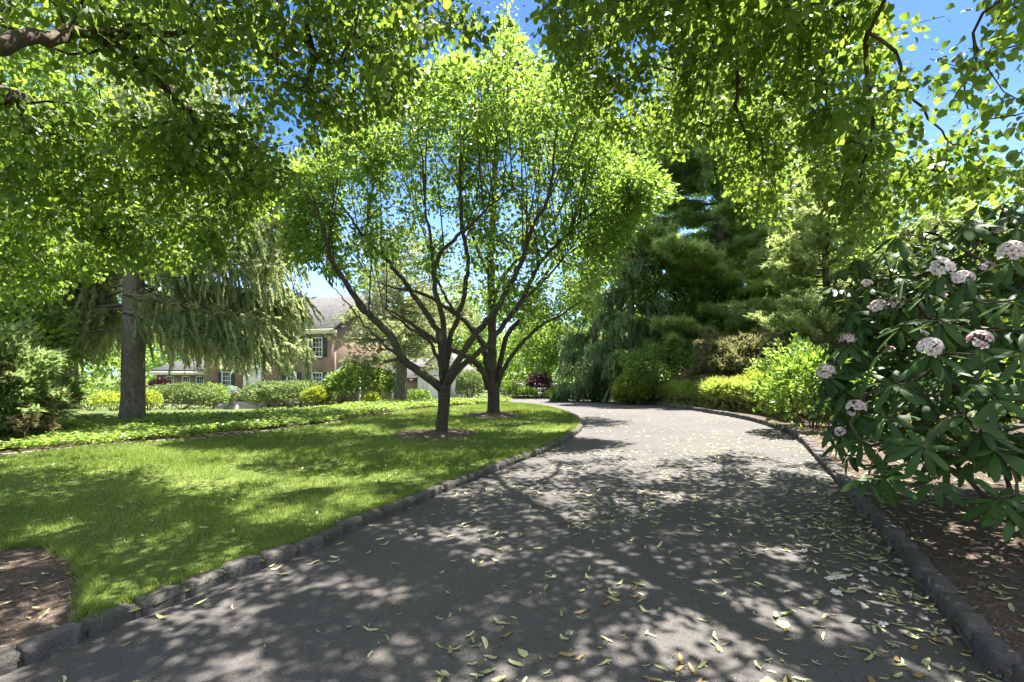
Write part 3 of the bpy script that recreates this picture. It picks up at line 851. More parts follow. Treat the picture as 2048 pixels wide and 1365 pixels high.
shade_tree('big shade tree at the near right, leafy branches hanging down over the driveway', tr_,
           [tr_ - (0, 0, .15), tr_ + (0, .02, 1.0), tr_ + (-.03, .06, 2.4), tr_ + (-.08, .1, 3.8)], [.32, .29, .27, .22], LR,
           [(Q1, 300, dgrow(5.2, 8.6, -40, 300, 1.3)), (Q2, 330, dgrow(5.0, 8.8, -40, 450, 1.2)), (Q3, 95, dgrow(4.6, 6.4, 140, 450, .8)), (Q4, 20, U(3.4, 5.0))],
           [(0.0, 7.5, 1.0, 9.0, 1.9, .80, 2.8, 330)], 34, 32, .070, -.06)

# ------------------------------------------------------------------ conifers
def needle_template(n, L, w, spread):
    r = np.random.default_rng(5); v = []; t = []
    for i in range(n):
        a = r.uniform(0, 6.28); b = r.uniform(.15, spread)
        d = np.array([math.sin(b) * math.cos(a), math.cos(b), math.sin(b) * math.sin(a)]) * L * r.uniform(.7, 1.1)
        s = unit(np.cross(d, r.normal(size=3))) * w
        o = np.array([0, r.uniform(-.5, .25) * L, 0])
        k = len(v); v += [o - s, o + s, o + d]; t.append((k, k + 1, k + 2))
    return tmpl(v, t=t)
TUFT = needle_template(30, 1.0, .055, 1.35)
SPRAY = needle_template(12, 1.0, .10, .75)
def strand_template(n=13):
    r = np.random.default_rng(8); v = []; t = []
    for i in range(n):
        y = i / n; x = .03 * math.sin(i * .9)
        for s in (-1, 1):
            L = .10 * (1.15 - y * .5) * r.uniform(.7, 1.2); k = len(v)
            v += [(x, y, 0), (x, y + .12, 0), (x + s * L, y + .13 + r.uniform(-.03, .05), r.uniform(-.06, .06))]; t.append((k, k + 1, k + 2))
    return tmpl(v, t=t)
STRAND = strand_template()

def finish(root, wood, crown, bark, leaf, crown_name='crown'):
    off = np.array(root.location)
    for b in (wood, crown): b.v = [x - off for x in b.v]
    wood.build('trunk', bark, root, smooth=True); crown.build(crown_name, leaf, root)

def spruce(label, base, h, r0, reach, zlow, seed, nl, mat, bark, dens=1.0, strandlen=(.3, .85), lean=(0, 0), w=1.0, extra=(), name='spruce_tree', gap=None, zmin=None):
    global RNG
    RNG = np.random.default_rng(seed)
    root = thing(name, label, 'tree', tuple(base)); b = np.array(base, float)
    wood = MB(); crown = MB()
    zs = np.linspace(0, 1, 14)
    tp = np.column_stack([b[0] + lean[0] * zs + .03 * np.sin(zs * 9), b[1] + lean[1] * zs, b[2] - .1 + h * zs])
    trunk(wood, tp, r0 * (1 - zs) ** .75 + .02, 1.25, 18, .02, .2, .6)
    Ps = []; Ds = []; Ls = []
    specs = []
    for i in range(nl):
        f = (i + RNG.random() * .7) / nl
        z = zlow + (h - zlow) * f * .97
        a = RNG.uniform(0, 6.283)
        if z < 6.0 and gap is not None and abs((a - gap + math.pi) % (2 * math.pi) - math.pi) < 1.0: a += 1.7 * RNG.choice([-1, 1])
        specs.append((z, a, reach * (1 - f) ** .65 * RNG.uniform(.65, 1.08) + .25, f))
    for e in extra: specs.append(e)
    for z, a, L, f in specs:
        k = 12; u = np.linspace(0, 1, k)
        dz = L * (-.10 * u - .42 * u ** 2 + .34 * u ** 3.0) * (1 - .5 * f) + .25 * L * u * f
        r = L * u
        wob = .06 * L * np.sin(u * 3 + a * 5)
        q = np.column_stack([b[0] + lean[0] * z / h + np.cos(a) * r - np.sin(a) * wob, b[1] + lean[1] * z / h + np.sin(a) * r + np.cos(a) * wob, b[2] + z + dz])
        wood.tube(q, (.010 + .008 * L) * (1 - u) ** .8 + .004, 5, cap=False)
        m = int(L * 34 * dens)
        uu = RNG.uniform(.12, 1, m) ** .85; p = np.stack([np.interp(uu, u, q[:, j]) for j in range(3)], 1)
        # side twigs fan out from the limb, strands hang from them
        s = RNG.normal(size=m) * .30 * (1.1 - .6 * uu) * min(1, L / 2)
        p = p + np.column_stack([-np.sin(a) * s, np.cos(a) * s, -np.abs(s) * .25])
        Ps.append(p); Ds.append(np.column_stack([np.cos(a) * .25 * np.ones(m), np.sin(a) * .25 * np.ones(m), -np.ones(m)]) + RNG.normal(size=(m, 3)) * .20)
        Ls.append(RNG.uniform(*strandlen, m) * (.55 + .6 * (1 - f)))
    P = np.concatenate(Ps); D = np.concatenate(Ds); L = np.concatenate(Ls); n = len(P)
    nn = rdir(n); nn[:, 2] *= .2
    if zmin is not None: L = np.minimum(L, np.maximum(.22, P[:, 2] - zmin - np.abs(RNG.normal(size=n)) * .6))
    place(crown, STRAND, P, D, nn, np.column_stack([np.full(n, .62 * w), L, np.full(n, .62 * w)]))
    nn2 = np.cross(unit(D), nn)
    ks = RNG.random(n) < .8; m = int(ks.sum())
    dd = RNG.normal(size=(m, 3)) * .5 + D[ks] * .45
    place(crown, SPRAY, P[ks] + RNG.normal(size=(m, 3)) * .10, dd, rdir(m), (.17 * w) * RNG.uniform(.6, 1.4, m))
    place(crown, STRAND, P[::2], D[::2], nn2[::2], np.column_stack([np.full(len(P[::2]), .5 * w), L[::2] * .9, np.full(len(P[::2]), .5 * w)]))
    finish(root, wood, crown, bark, mat); return root

def pine(label, base, h, r0, reach, zlow, seed, nl, mat, tuft=.22, upc=.25, dens=1.0, name='pine_tree', T=None, bark=None, lean=(0, 0), flatten=.55, sub=.75):
    global RNG
    RNG = np.random.default_rng(seed)
    root = thing(name, label, 'tree', tuple(base)); b = np.array(base, float)
    wood = MB(); crown = MB(); zs = np.linspace(0, 1, 12)
    tp = np.column_stack([b[0] + .1 * np.sin(zs * 5) + lean[0] * zs, b[1] + lean[1] * zs, b[2] - .1 + h * zs])
    trunk(wood, tp, r0 * (1 - zs) ** .8 + .02, 1.3, 14, .03, .25, .6)
    Ps = []; Xs = []
    for i in range(nl):
        f = (i + RNG.random() * .8) / nl; z = zlow + (h - zlow) * f * .97; a = RNG.uniform(0, 6.283)
        L = (reach * (1 - f) ** .48 * RNG.uniform(.32, 1.1) + .3)
        k = 9; u = np.linspace(0, 1, k)
        dz = L * (-.12 * u + upc * u ** 2 + .3 * f * u); wob = .08 * L * np.sin(u * 4 + a * 3)
        q = np.column_stack([b[0] + lean[0] * z / h + np.cos(a) * L * u - np.sin(a) * wob, b[1] + lean[1] * z / h + np.sin(a) * L * u + np.cos(a) * wob, b[2] + z + dz])
        wood.tube(q, (.012 + .013 * L) * (1 - u) ** .8 + .006, 5, cap=False)
        ns = int(L * 5.5 * sub) + 2
        for s in range(ns):
            uu = RNG.uniform(.16, 1.0); p0 = np.array([np.interp(uu, u, q[:, j]) for j in range(3)])
            aa = a + RNG.choice([-1, 1]) * RNG.uniform(.3, 1.0); l2 = L * .34 * RNG.uniform(.5, 1.1) * (1.15 - .5 * uu)
            p1 = p0 + np.array([math.cos(aa) * l2, math.sin(aa) * l2, l2 * RNG.uniform(-.05, .25)])
            wood.tube([p0, (p0 + p1) / 2 + (0, 0, -.03 * l2), p1], [.010, .007, .004], 3, cap=False)
            m = max(2, int(l2 * 17 * dens))
            t = RNG.random((m, 1)) ** .7; pp = p0 * (1 - t) + p1 * t + RNG.normal(size=(m, 3)) * np.array([.13, .13, .13 * flatten])
            Ps.append(pp); d = unit(p1 - p0); Xs.append(d[None] * .8 + RNG.normal(size=(m, 3)) * .45 + np.array([0, 0, .35]))
    P = np.concatenate(Ps); X = np.concatenate(Xs); n = len(P)
    place(crown, TUFT if T is None else T, P, X, rdir(n), tuft * RNG.uniform(.7, 1.2, n))
    finish(root, wood, crown, bark or M['pine_bark'], mat); return root

def G3(px, d, dz=0.0):
    x = (px - CX) / F * d; return np.array([x, d, float(tz(x, d)) + dz])

sx, sd = 265, 12.0
def azim(t): return t
spruce('tall old spruce with thick grey trunk and drooping curtains of needles in the planting bed', G3(sx, sd, .03), 17, .24, 4.2, 2.7, 41, 70,
       M['spruce_needle'], M['spruce_bark'], 1.0, (.3, 1.0), gap=-1.6, zmin=1.0, w=.85,
       extra=[(2.75, .12, 3.9, .04), (3.2, -.25, 3.8, .05), (3.3, .55, 3.8, .06), (2.5, .9, 3.2, .05), (2.9, 3.1, 3.6, .05), (3.5, 3.35, 3.6, .08), (2.4, 3.6, 2.8, .06), (3.3, 2.7, 3.4, .08), (3.9, .25, 4.0, .1), (4.4, -.2, 4.0, .12), (4.9, .1, 4.1, .14), (5.4, -.4, 4.0, .16), (5.9, .3, 4.0, .18), (6.4, -.1, 4.0, .2), (7.0, .2, 3.9, .2), (5.0, 3.0, 4.0, .14), (5.6, 3.5, 4.0, .16), (6.2, 2.8, 3.8, .18), (6.8, 3.3, 3.8, .2), (4.4, 2.7, 3.9, .12), (3.0, 2.5, 3.6, .08), (3.3, 3.0, 3.9, .08), (3.7, 3.25, 3.9, .1), (4.1, 2.9, 3.9, .1), (4.6, 3.4, 3.9, .12), (3.0, 3.5, 3.3, .08)])
# ------------------------------------------------------------------ right hand wood: pines, cedars, spruces
pine('large blue-green pine with layered plumes of needles behind the right hedge', G3(1440, 24.5), 22, .3, 5.3, 2.3, 51, 150, M['pine_needle'], .33, .18, 1.5, sub=1.0)
pine('very tall pine top showing between the hanging branches beyond the cedar', G3(1500, 38.0), 33, .4, 6.0, 7.0, 52, 64, M['pine_needle'], .42, .22, .8)
CEDAR = needle_template(16, 1.0, .085, 1.1)
pine('pale yellow-green cedar with feathery sprays beyond the bright laurel shrub', G3(1650, 18.5), 9.6, .19, 3.3, .9, 53, 84, M['cedar_needle'], .19, .30, 1.6, 'cedar_tree', CEDAR, sub=1.1)
pine('grey-green cedar standing behind the rhododendron, upright and dense', G3(1850, 17.5), 6.6, .16, 2.9, .8, 54, 60, M['grey_needle'], .19, .32, 1.25, 'cedar_tree', CEDAR)
spruce('dark blue-green weeping spruce at the far bend of the driveway', G3(1190, 27.0), 10.5, .2, 2.3, .8, 55, 56, M['blue_needle'], M['spruce_bark'], .62, (.4, 1.0), w=1.5)
spruce('slim dark spruce just left of the large blue-green pine', G3(1262, 24.0), 14.5, .2, 2.5, 1.0, 56, 52, M['blue_needle'], M['spruce_bark'], .62, (.35, .9), w=1.5)
pine('small far pine poking above the house roof ridge', G3(585, 62.0), 13.0, .25, 3.4, 4, 57, 34, M['grey_needle'], .5, .2, .45)
# broad flat-branched evergreen with one straight bare stem in the bed
pine('grey-green evergreen with straight bare stem and flat spreading tiers before the brick house', G3(800, 21.5), 8.0, .25, 3.7, 1.75, 58, 66, M['grey_needle'], .16, .04, .8, 'evergreen_tree', CEDAR, M['spruce_bark'], flatten=1.3, sub=.85)

# ------------------------------------------------------------------ leafy background trees
def leafy_tree(name, label, base, h, cr, zc, n, per, size, mat, seed, r0=.2, group=None, T=OVATE, squash=.8, low=.0, spread=.30, bark=None):
    global RNG
    RNG = np.random.default_rng(seed)
    root = thing(name, label, 'tree', tuple(base), 0, group); b = np.array(base, float)
    wood = MB(); crown = MB()
    top = b + (RNG.normal() * .2, RNG.normal() * .2, h * .78)
    mid = b + (RNG.normal() * .15, RNG.normal() * .15, h * .4)
    q, r = trunk(wood, [b - (0, 0, .1), mid, top], [r0, r0 * .75, r0 * .25], 1.35, 10, .03, .4, .6)
    c = b + (0, 0, zc)
    # lumpy crown: blobs spread over an ellipsoid
    nb = 26; bl = rdir(nb, .15) * np.array([cr, cr, cr * squash * h / (2.4 * cr)]) * RNG.uniform(.45, .95, (nb, 1)); br = cr * RNG.uniform(.28, .5, nb)
    k = RNG.integers(0, nb, n)
    A = c + bl[k] + rdir(n) * (br[k] * RNG.random(n) ** .45)[:, None]
    A = A[A[:, 2] > b[2] + low]
    tw = grow(wood, [(q, r)], A, bf=.3, seg=.6, tip=.007, sag=-.05, maxr=.09, wig=.1, sides=3)
    leaves_on(crown, tw, per, T, size, spread, .6, .25, .8)
    finish(root, wood, crown, bark or M['linden_bark'], mat); return root
bgL = 'leafy trees behind the left side of the lawn'
leafy_tree('maple_tree', 'low spreading tree with pale-tipped leaves between the juniper and the big spruce', G3(96, 13.6), 4.6, 2.3, 2.75, 420, 26, .11, M['bright_leaf'], 61, .08, None, squash=.62, low=.9, spread=.16)
leafy_tree('background_tree', 'tall bright green tree behind the big spruce, far left', G3(110, 28), 25, 6.6, 14.5, 560, 32, .28, M['bright_leaf'], 62, .3, bgL)
leafy_tree('background_tree', 'mid green tree filling the gap just right of the big spruce trunk', G3(395, 66), 17, 7.5, 9.5, 420, 26, .42, M['mid_leaf'], 63, .4, bgL)
leafy_tree('background_tree', 'dark leafy tree at the left edge beyond the juniper', G3(-90, 24), 19, 5.6, 10.5, 420, 30, .22, M['mid_leaf'], 64, .26, bgL)
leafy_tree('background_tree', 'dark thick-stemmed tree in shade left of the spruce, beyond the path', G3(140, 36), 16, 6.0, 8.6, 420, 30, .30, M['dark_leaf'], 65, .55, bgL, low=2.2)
leafy_tree('background_tree', 'leafy tree beyond the house roof, showing through the bare-stemmed evergreen', G3(800, 64), 14.5, 6.5, 8.8, 420, 24, .42, M['pale_leaf'], 66, .3, 'leafy trees beyond the house and garage')
leafy_tree('background_tree', 'soft green tree beyond the white-sided garage', G3(940, 58), 14.0, 5.8, 8.4, 420, 24, .40, M['mid_leaf'], 67, .3, 'leafy trees beyond the house and garage')
leafy_tree('background_tree', 'leafy tree rising above the roof ridge of the brick house', G3(690, 72), 14.5, 6.0, 9.0, 400, 24, .45, M['pale_leaf'], 69, .3, 'leafy trees beyond the house and garage')
leafy_tree('maple_tree', 'bright lime green tree beyond the white fence, lit by the sun', G3(1085, 43), 8.0, 4.4, 4.3, 420, 32, .27, M['bright_leaf'], 68, .2, None, low=.9)
bgR = 'leafy trees in the wood right of the driveway'
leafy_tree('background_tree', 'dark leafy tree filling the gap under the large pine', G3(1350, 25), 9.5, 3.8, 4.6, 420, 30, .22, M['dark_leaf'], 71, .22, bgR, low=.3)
leafy_tree('background_tree', 'leafy tree behind the rhododendron at the right edge', G3(2010, 21), 9.8, 4.0, 5.0, 460, 30, .17, M['mid_leaf'], 72, .2, bgR, low=.2)
leafy_tree('background_tree', 'green leafy tree between the two cedars', G3(1745, 24), 11, 4.0, 5.7, 460, 30, .19, M['mid_leaf'], 73, .2, bgR, low=.2)
leafy_tree('background_tree', 'tall leafy tree behind the pale cedar', G3(1560, 36), 20, 5.6, 11.5, 460, 30, .24, M['mid_leaf'], 74, .25, bgR, low=.5)
leafy_tree('background_tree', 'broad leafy tree beyond the slim dark spruce', G3(1310, 40), 24, 7.0, 14.5, 560, 30, .36, M['mid_leaf'], 75, .3, bgR, low=.5)
leafy_tree('background_tree', 'tall leafy tree filling the gap right of the blue-green pine', G3(1650, 30), 17, 5.2, 10.0, 460, 30, .26, M['bright_leaf'], 78, .25, bgR, low=.5)
leafy_tree('background_tree', 'leafy tree rising behind the rhododendron top', G3(1890, 27), 12.5, 5.0, 7.4, 460, 30, .22, M['mid_leaf'], 79, .22, bgR, low=.5)
leafy_tree('background_tree', 'leafy tree at the far right, beyond the frame edge of the rhododendron', G3(2330, 21), 8.2, 3.6, 4.2, 400, 30, .19, M['dark_leaf'], 76, .22, bgR, low=.2)
# distant wood closing the view, too far to count
def far_wood():
    mb = MB(); n = 46000
    RN = np.random.default_rng(77)
    a = RN.uniform(-1.25, 1.25, n); d = RN.uniform(78, 105, n)
    x = np.tan(a * .75) * d
    hmax = 7.5 + 4.5 * fbm(x, d, .045, 3) + 2.5 * fbm(x, d, .16, 8)
    hmax = np.where((x / d < -.42) | (x / d > .15), hmax + 6, hmax)
    z = tz(x, d) + RN.random(n) ** .8 * np.maximum(hmax, 1.5)
    place(mb, OVATE, np.column_stack([x, d, z]), RN.normal(size=(n, 3)), RN.normal(size=(n, 3)), RN.uniform(.7, 1.3, n) * 1.0)
    tag(mb.build('distant_wood', M['mid_leaf']), 'distant wood closing the view behind house and fence', None, None, 'stuff')
far_wood()

# ------------------------------------------------------------------ shrubs
def shrub(name, label, base, rx, ry, h, n, size, mat, seed, T=OVATE, box=2.6, group=None, cat='shrub', up=.5, rz=0.0, stems=9, lump=.16, low=.05, width=1.0, twigm=None, hollow=.35):
    global RNG
    RNG = np.random.default_rng(seed)
    root = thing(name, label, cat, tuple(base), rz, group)
    wood = MB(); crown = MB()
    d = rdir(n, .25); d[:, 2] = np.abs(d[:, 2]) * np.where(RNG.random(n) < .12, -.3, 1)
    e = box
    s = 1 / (np.abs(d) ** e).sum(1) ** (1 / e)
    rr = s * (1 - hollow * RNG.random(n) ** 2)
    lum = 1 + lump * np.array([mnoise.noise((a * 3 + seed, b * 3, c * 3)) for a, b, c in d]) * 1.6
    zc = h * .42
    P = d * (rr * lum)[:, None] * np.array([rx, ry, h - zc])
    P[:, 2] = np.where(d[:, 2] < 0, zc + P[:, 2] * zc / (h - zc), zc + P[:, 2])
    P[:, 2] = np.maximum(P[:, 2], low)
    X = unit(d * np.array([1, 1, .9])) + RNG.normal(size=(n, 3)) * .6
    sz = size * RNG.uniform(.65, 1.25, n)
    place(crown, T, P, X, rdir(n, up), np.column_stack([sz * width, sz, sz]))
    for i in range(stems):
        a = RNG.uniform(0, 6.28); f = RNG.uniform(.3, .8)
        p = np.array([math.cos(a) * rx * f, math.sin(a) * ry * f, h * RNG.uniform(.55, .85)])
        p0 = np.array([math.cos(a) * .06, math.sin(a) * .06, -.03])
        wood.tube(smooth_line([p0, (p0 + p) / 2 + np.array([p[0] * .15, p[1] * .15, 0]), p], .15), .018 * np.ones(len(smooth_line([p0, (p0 + p) / 2 + np.array([p[0] * .15, p[1] * .15, 0]), p], .15))), 4, cap=False)
    wood.build('stem', M['twig'], root); crown.build('foliage', mat, root)
    return root
SPR = SPRAY
# foundation shrubs by the house and along the path
shrub('shrub', 'broad rounded light green shrub left of the front steps', G3(362, 27.5), 2.0, 1.25, 1.38, 6500, .15, M['pale_leaf'], 81)
shrub('shrub', 'smaller dark green shrub tucked behind the broad one, beside the urn', G3(424, 29.5), .75, .8, 1.5, 2400, .14, M['dark_leaf'], 82)
shrub('shrub', 'longest rounded light green shrub, right of the front door', G3(578, 26.5), 2.3, 1.3, 1.42, 7500, .15, M['pale_leaf'], 83)
shrub('shrub', 'small clipped yellow-green globe shrub in front of the dark mound', G3(634, 21.5), .62, .55, .85, 2600, .075, M['yellow_leaf'], 84, SPR, 2.2)
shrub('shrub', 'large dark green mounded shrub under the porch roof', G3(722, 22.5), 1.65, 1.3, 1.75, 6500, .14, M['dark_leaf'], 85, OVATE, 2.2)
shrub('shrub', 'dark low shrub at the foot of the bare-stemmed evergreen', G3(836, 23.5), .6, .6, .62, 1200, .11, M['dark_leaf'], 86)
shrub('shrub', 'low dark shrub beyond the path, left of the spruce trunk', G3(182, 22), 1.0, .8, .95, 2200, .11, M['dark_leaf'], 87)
shrub('shrub', 'low yellow-green shrub beyond the path, touching the spruce trunk from behind', G3(226, 21), .75, .6, .75, 1800, .10, M['yellow_leaf'], 88)
shrub('shrub', 'small pale shrub just right of the spruce trunk', G3(297, 23), .45, .5, .9, 1300, .10, M['yellow_leaf'], 89)
shrub('purple_shrub', 'dark red-leaved shrub behind the spruce by the house corner', G3(322, 34), .95, .9, 2.1, 1700, .16, M['purple_leaf'], 90, OVATE, 2.0)
shrub('vine_shrub', 'upright vine-covered shrub at the corner of the white garage', G3(940, 28.5), .75, .7, 1.65, 3600, .13, M['pale_leaf'], 91, OVATE, 3.2)
shrub('fern', 'small bright fern poking above the ground cover', G3(745, 18.5, .05), .3, .25, .42, 260, .22, M['yellow_leaf'], 92, LANCE, 2.0, cat='fern', stems=1)
shrub('red_maple_shrub', 'small dark purple shrub in front of the white fence', G3(1078, 36), .95, .9, 1.75, 2600, .15, M['purple_leaf'], 93, OVATE, 2.0, lump=.3)
# perennials in front of the fence at the far kerb
for i, (px, d, rx, h, mm, lab) in enumerate([
    (1030, 35.0, .9, .95, 'pale_leaf', 'low pale perennial clump left of the purple shrub'),
    (1052, 34.5, .8, .75, 'mid_leaf', 'low green clump touching the left foot of the purple shrub'),
    (1108, 34.6, .75, .55, 'yellow_leaf', 'lowest yellow-green clump right of the purple shrub'),
    (1130, 34.5, 1.0, 1.05, 'mid_leaf', 'bushy green clump before the right end of the white fence'),
    (1012, 33.5, .8, 1.2, 'bright_leaf', 'tall light clump beside the trunk of the thicker lawn tree')]):
    shrub('perennial_clump', lab, G3(px, d), rx, .6, h, 1500, .14, M[mm], 100 + i, OVATE, 2.2, 'flower bed plants at the far kerb', 'plant')
# right hedge and its neighbours
def hedge():
    """one clipped hedge running along the inside of the right kerb"""
    global RNG
    RNG = np.random.default_rng(120)
    ln = np.array([gp(1172, 799), gp(1250, 803.5), gp(1330, 813), gp(1400, 823), gp(1450, 829), gp(1520, 840), gp(1570, 853)])
    t = np.gradient(ln, axis=0); t /= np.linalg.norm(t, axis=1)[:, None]
    ln = ln + np.stack([t[:, 1], -t[:, 0]], 1) * -.80
    q = smooth_line(ln, .1); k = len(q)
    t = np.gradient(q, axis=0); t /= np.linalg.norm(t, axis=1)[:, None]; nr = np.stack([-t[:, 1], t[:, 0]], 1)
    root = thing('hedge', 'long low clipped hedge, green on top and brown at its face, behind the right kerb', 'hedge', (q[k // 2][0], q[k // 2][1], float(tz(*q[k // 2]))))
    off = np.array(root.location); fol = MB(); inner = MB(); stem = MB()
    def pts(n, shell):
        i = RNG.integers(0, k, n); a = RNG.uniform(-.12 * math.pi, 1.12 * math.pi, n)
        lump = 1 + .30 * np.array([mnoise.noise((j * .055, al * .8, 2.0)) for j, al in zip(i, a)]) + .10 * np.array([mnoise.noise((j * .21, al * 2, 7.0)) for j, al in zip(i, a)])
        r = lump * (1 - shell * RNG.random(n) ** 1.3)
        cx_ = np.sign(np.cos(a)) * np.abs(np.cos(a)) ** .55; sz_ = np.sign(np.sin(a)) * np.abs(np.sin(a)) ** .55
        lat = cx_ * .66 * r; z = .31 + sz_ * .60 * r
        P = np.column_stack([q[i] + nr[i] * lat[:, None] + t[i] * RNG.normal(size=(n, 1)) * .05, tz(q[i, 0], q[i, 1]) + np.maximum(z, .06)])
        out_ = np.column_stack([nr[i] * np.cos(a)[:, None], np.sin(a)])
        return P, out_, a, z
    P, O, a, z = pts(30000, .22); keep = RNG.random(len(P)) < np.clip((z - .16) / .45, .15, 1.0); P, O = P[keep], O[keep]
    place(fol, SPRAY, P, O * .8 + np.array([0, 0, .55]) + RNG.normal(size=(len(P), 3)) * .35, rdir(len(P)), .13 * RNG.uniform(.7, 1.3, len(P)))
    P, O, a, z = pts(15000, .5); keep = z < .70; P, O = P[keep], O[keep]
    place(inner, SPRAY, P, O * .5 + np.array([0, 0, .4]) + RNG.normal(size=(len(P), 3)) * .6, rdir(len(P)), .12 * RNG.uniform(.7, 1.3, len(P)))
    for i in range(0, k, 4):
        p0 = np.array([*(q[i] + nr[i] * RNG.uniform(-.3, .3)), float(tz(*q[i])) - .02])
        for j in range(3):
            p1 = p0 + np.array([*(nr[i] * RNG.uniform(-.6, .6) + t[i] * RNG.uniform(-.3, .3)), RNG.uniform(.5, .85)])
            stem.tube([p0, (p0 + p1) / 2 + RNG.normal(size=3) * .04, p1], [.014, .011, .006], 4, cap=False)
    yel = MB()  # yellow top sprays, sunlight on the hedge put into their colour
    P, O, a, z = pts(9000, .08); g = np.array([mnoise.noise((x * .5, y * .5, 4.0)) for x, y, _ in P]); keep = (z > .56) & (g > .0); P, O = P[keep], O[keep]
    place(yel, SPRAY, P, O * .7 + np.array([0, 0, .7]) + RNG.normal(size=(len(P), 3)) * .35, rdir(len(P)), .12 * RNG.uniform(.7, 1.3, len(P)))
    for b in (fol, inner, stem, yel): b.v = [x - off for x in b.v]
    fol.build('foliage', M['hedge_leaf'], root); yel.build('sunlit_yellow_tips', M['yellow_leaf'], root); inner.build('bare_twigs', M['rust_needle'], root); stem.build('stem', M['twig'], root)
hedge()
shrub('hedge_shrub', 'sunlit yellow shrub rising from the far part of the low hedge', G3(1262, 21.6), .75, .6, 1.22, 3200, .13, M['yellow_leaf'], 121, SPRAY, 2.4)
shrub('hedge_shrub', 'bright yellow-topped shrub at the near end of the low hedge', G3(1515, 15.2), .85, .7, 1.22, 4200, .12, M['yellow_leaf'], 122, SPRAY, 2.3)
shrub('hedge_shrub', 'dull green shrub in shade at the far end of the low hedge', G3(1190, 26), 1.0, .8, 1.15, 2600, .15, M['grey_needle'], 123, SPRAY, 2.3)
shrub('laurel_shrub', 'bright lime green shrub with upright glossy leaves beside the rhododendron', G3(1625, 10.6), .98, .9, 1.75, 3600, .135, M['bright_leaf'], 124, LANCE, 2.1, lump=.28, width=1.7, low=.15)
shrub('brown_shrub', 'half-dead shrub with dull brownish foliage arching above the hedge', G3(1478, 17.4), 1.7, 1.2, 2.5, 5600, .17, M['dull_needle'], 125, SPRAY, 2.0, lump=.35, low=1.15, stems=34)
shrub('holly_shrub', 'dark glossy shrub behind the middle of the low hedge', G3(1330, 21.5), 1.9, 1.2, 2.7, 6500, .13, M['mid_leaf'], 126, OVATE, 2.2, lump=.3)
shrub('holly_shrub', 'leafy green shrub under the slim dark spruce', G3(1245, 26), 1.4, 1.0, 2.1, 3600, .15, M['mid_leaf'], 127, OVATE, 2.2, lump=.3)
shrub('shrub', 'green shrub in the shade between the cedar and the laurel', G3(1590, 15.2), 1.3, 1.0, 2.0, 3600, .13, M['dark_leaf'], 128, OVATE, 2.2, lump=.3)
shrub('shrub', 'shaded evergreen shrub behind the rhododendron trunks', G3(1900, 9.5), 2.2, 1.0, 1.7, 5200, .12, M['mid_leaf'], 129, OVATE, 2.2, lump=.3)
# juniper at the left edge with rusty tips
jb = G3(-30, 8.9, .05)
j1 = shrub('juniper_shrub', 'feathery juniper with rusty tips at the left edge of the bed', jb, 1.05, .95, 1.95, 6500, .15, M['juniper_needle'], 131, SPRAY, 2.0, lump=.42, low=.2, hollow=.5)
jr = MB(); RNG = np.random.default_rng(132)
d = rdir(2600, .2); lum = 1 + .42 * 1.6 * np.array([mnoise.noise((a * 3 + 131, b * 3, c * 3)) for a, b, c in d])
pn = np.array([mnoise.noise((a * 2.2 + 5, b * 2.2, c * 2.2)) for a, b, c in d]); k = pn > .14
P = (d * lum[:, None] * np.array([1.03, .94, 1.1]))[k]; P[:, 2] = np.maximum(P[:, 2] + .82, .25)
place(jr, SPRAY, P, d[k] + RNG.normal(size=(len(P), 3)) * .5, rdir(len(P)), .15 * RNG.uniform(.7, 1.2, len(P)))
jr.build('rusty_tips', M['rust_needle'], j1)
shrub('shrub', 'light leafy shrub with pale new leaves, above the juniper at the left edge', G3(28, 10.6), .95, .8, 3.3, 2600, .14, M['bright_leaf'], 133, LANCE, 2.0, lump=.3, low=1.7, width=1.6)

# ------------------------------------------------------------------ rhododendron
def truss_mesh(seed, bud):
    r = np.random.default_rng(seed); mb = MB()
    n = 15
    for i in range(n):
        th = math.acos(1 - r.uniform(.0, 1.02)); ph = i * 2.4 + r.uniform(-.3, .3)
        d = np.array([math.sin(th) * math.cos(ph), math.sin(th) * math.sin(ph), math.cos(th) * .9 + .12])
        c = d * .050
        pink = np.clip(r.normal(.82 - .5 * bud, .18), 0, 1)
        a = unit(np.cross(d, [0.3, .5, .8])); b = np.cross(d, a)
        if r.random() < bud * .8:   # closed bud
            pts = np.array([d * .03, d * .055, d * .075, d * .088]); mb.tube(pts, [.004, .009, .009, .002], 6, rnd=max(0, pink - .45)); continue
        for k in range(5):
            f = k / 5 * 6.283 + r.uniform(-.1, .1); e = math.cos(f) * a + math.sin(f) * b; s = np.cross(d, e)
            L = .030 * r.uniform(.85, 1.15); w = .0135
            p0 = c; p1 = c + d * .020 + e * L * .42; p2 = c + d * .027 + e * L * .85; p3 = c + d * .021 + e * L * 1.12
            v = [p0 - s * .003, p0 + s * .003, p1 - s * w * .8, p1 + s * w * .8, p2 - s * w, p2 + s * w, p3 - s * w * .45, p3 + s * w * .45]
            mb.add(v, quads=[(0, 1, 3, 2), (2, 3, 5, 4), (4, 5, 7, 6)], rnd=np.array([pink - .3, pink - .3, pink, pink, pink + .1, pink + .1, pink + .1, pink + .1]).clip(0, 1))
        for k in range(3):
            e = r.normal(size=3) * .006; mb.tube([c, c + d * .034 + e], [.0008, .0012], 3, rnd=.25)
    return mb
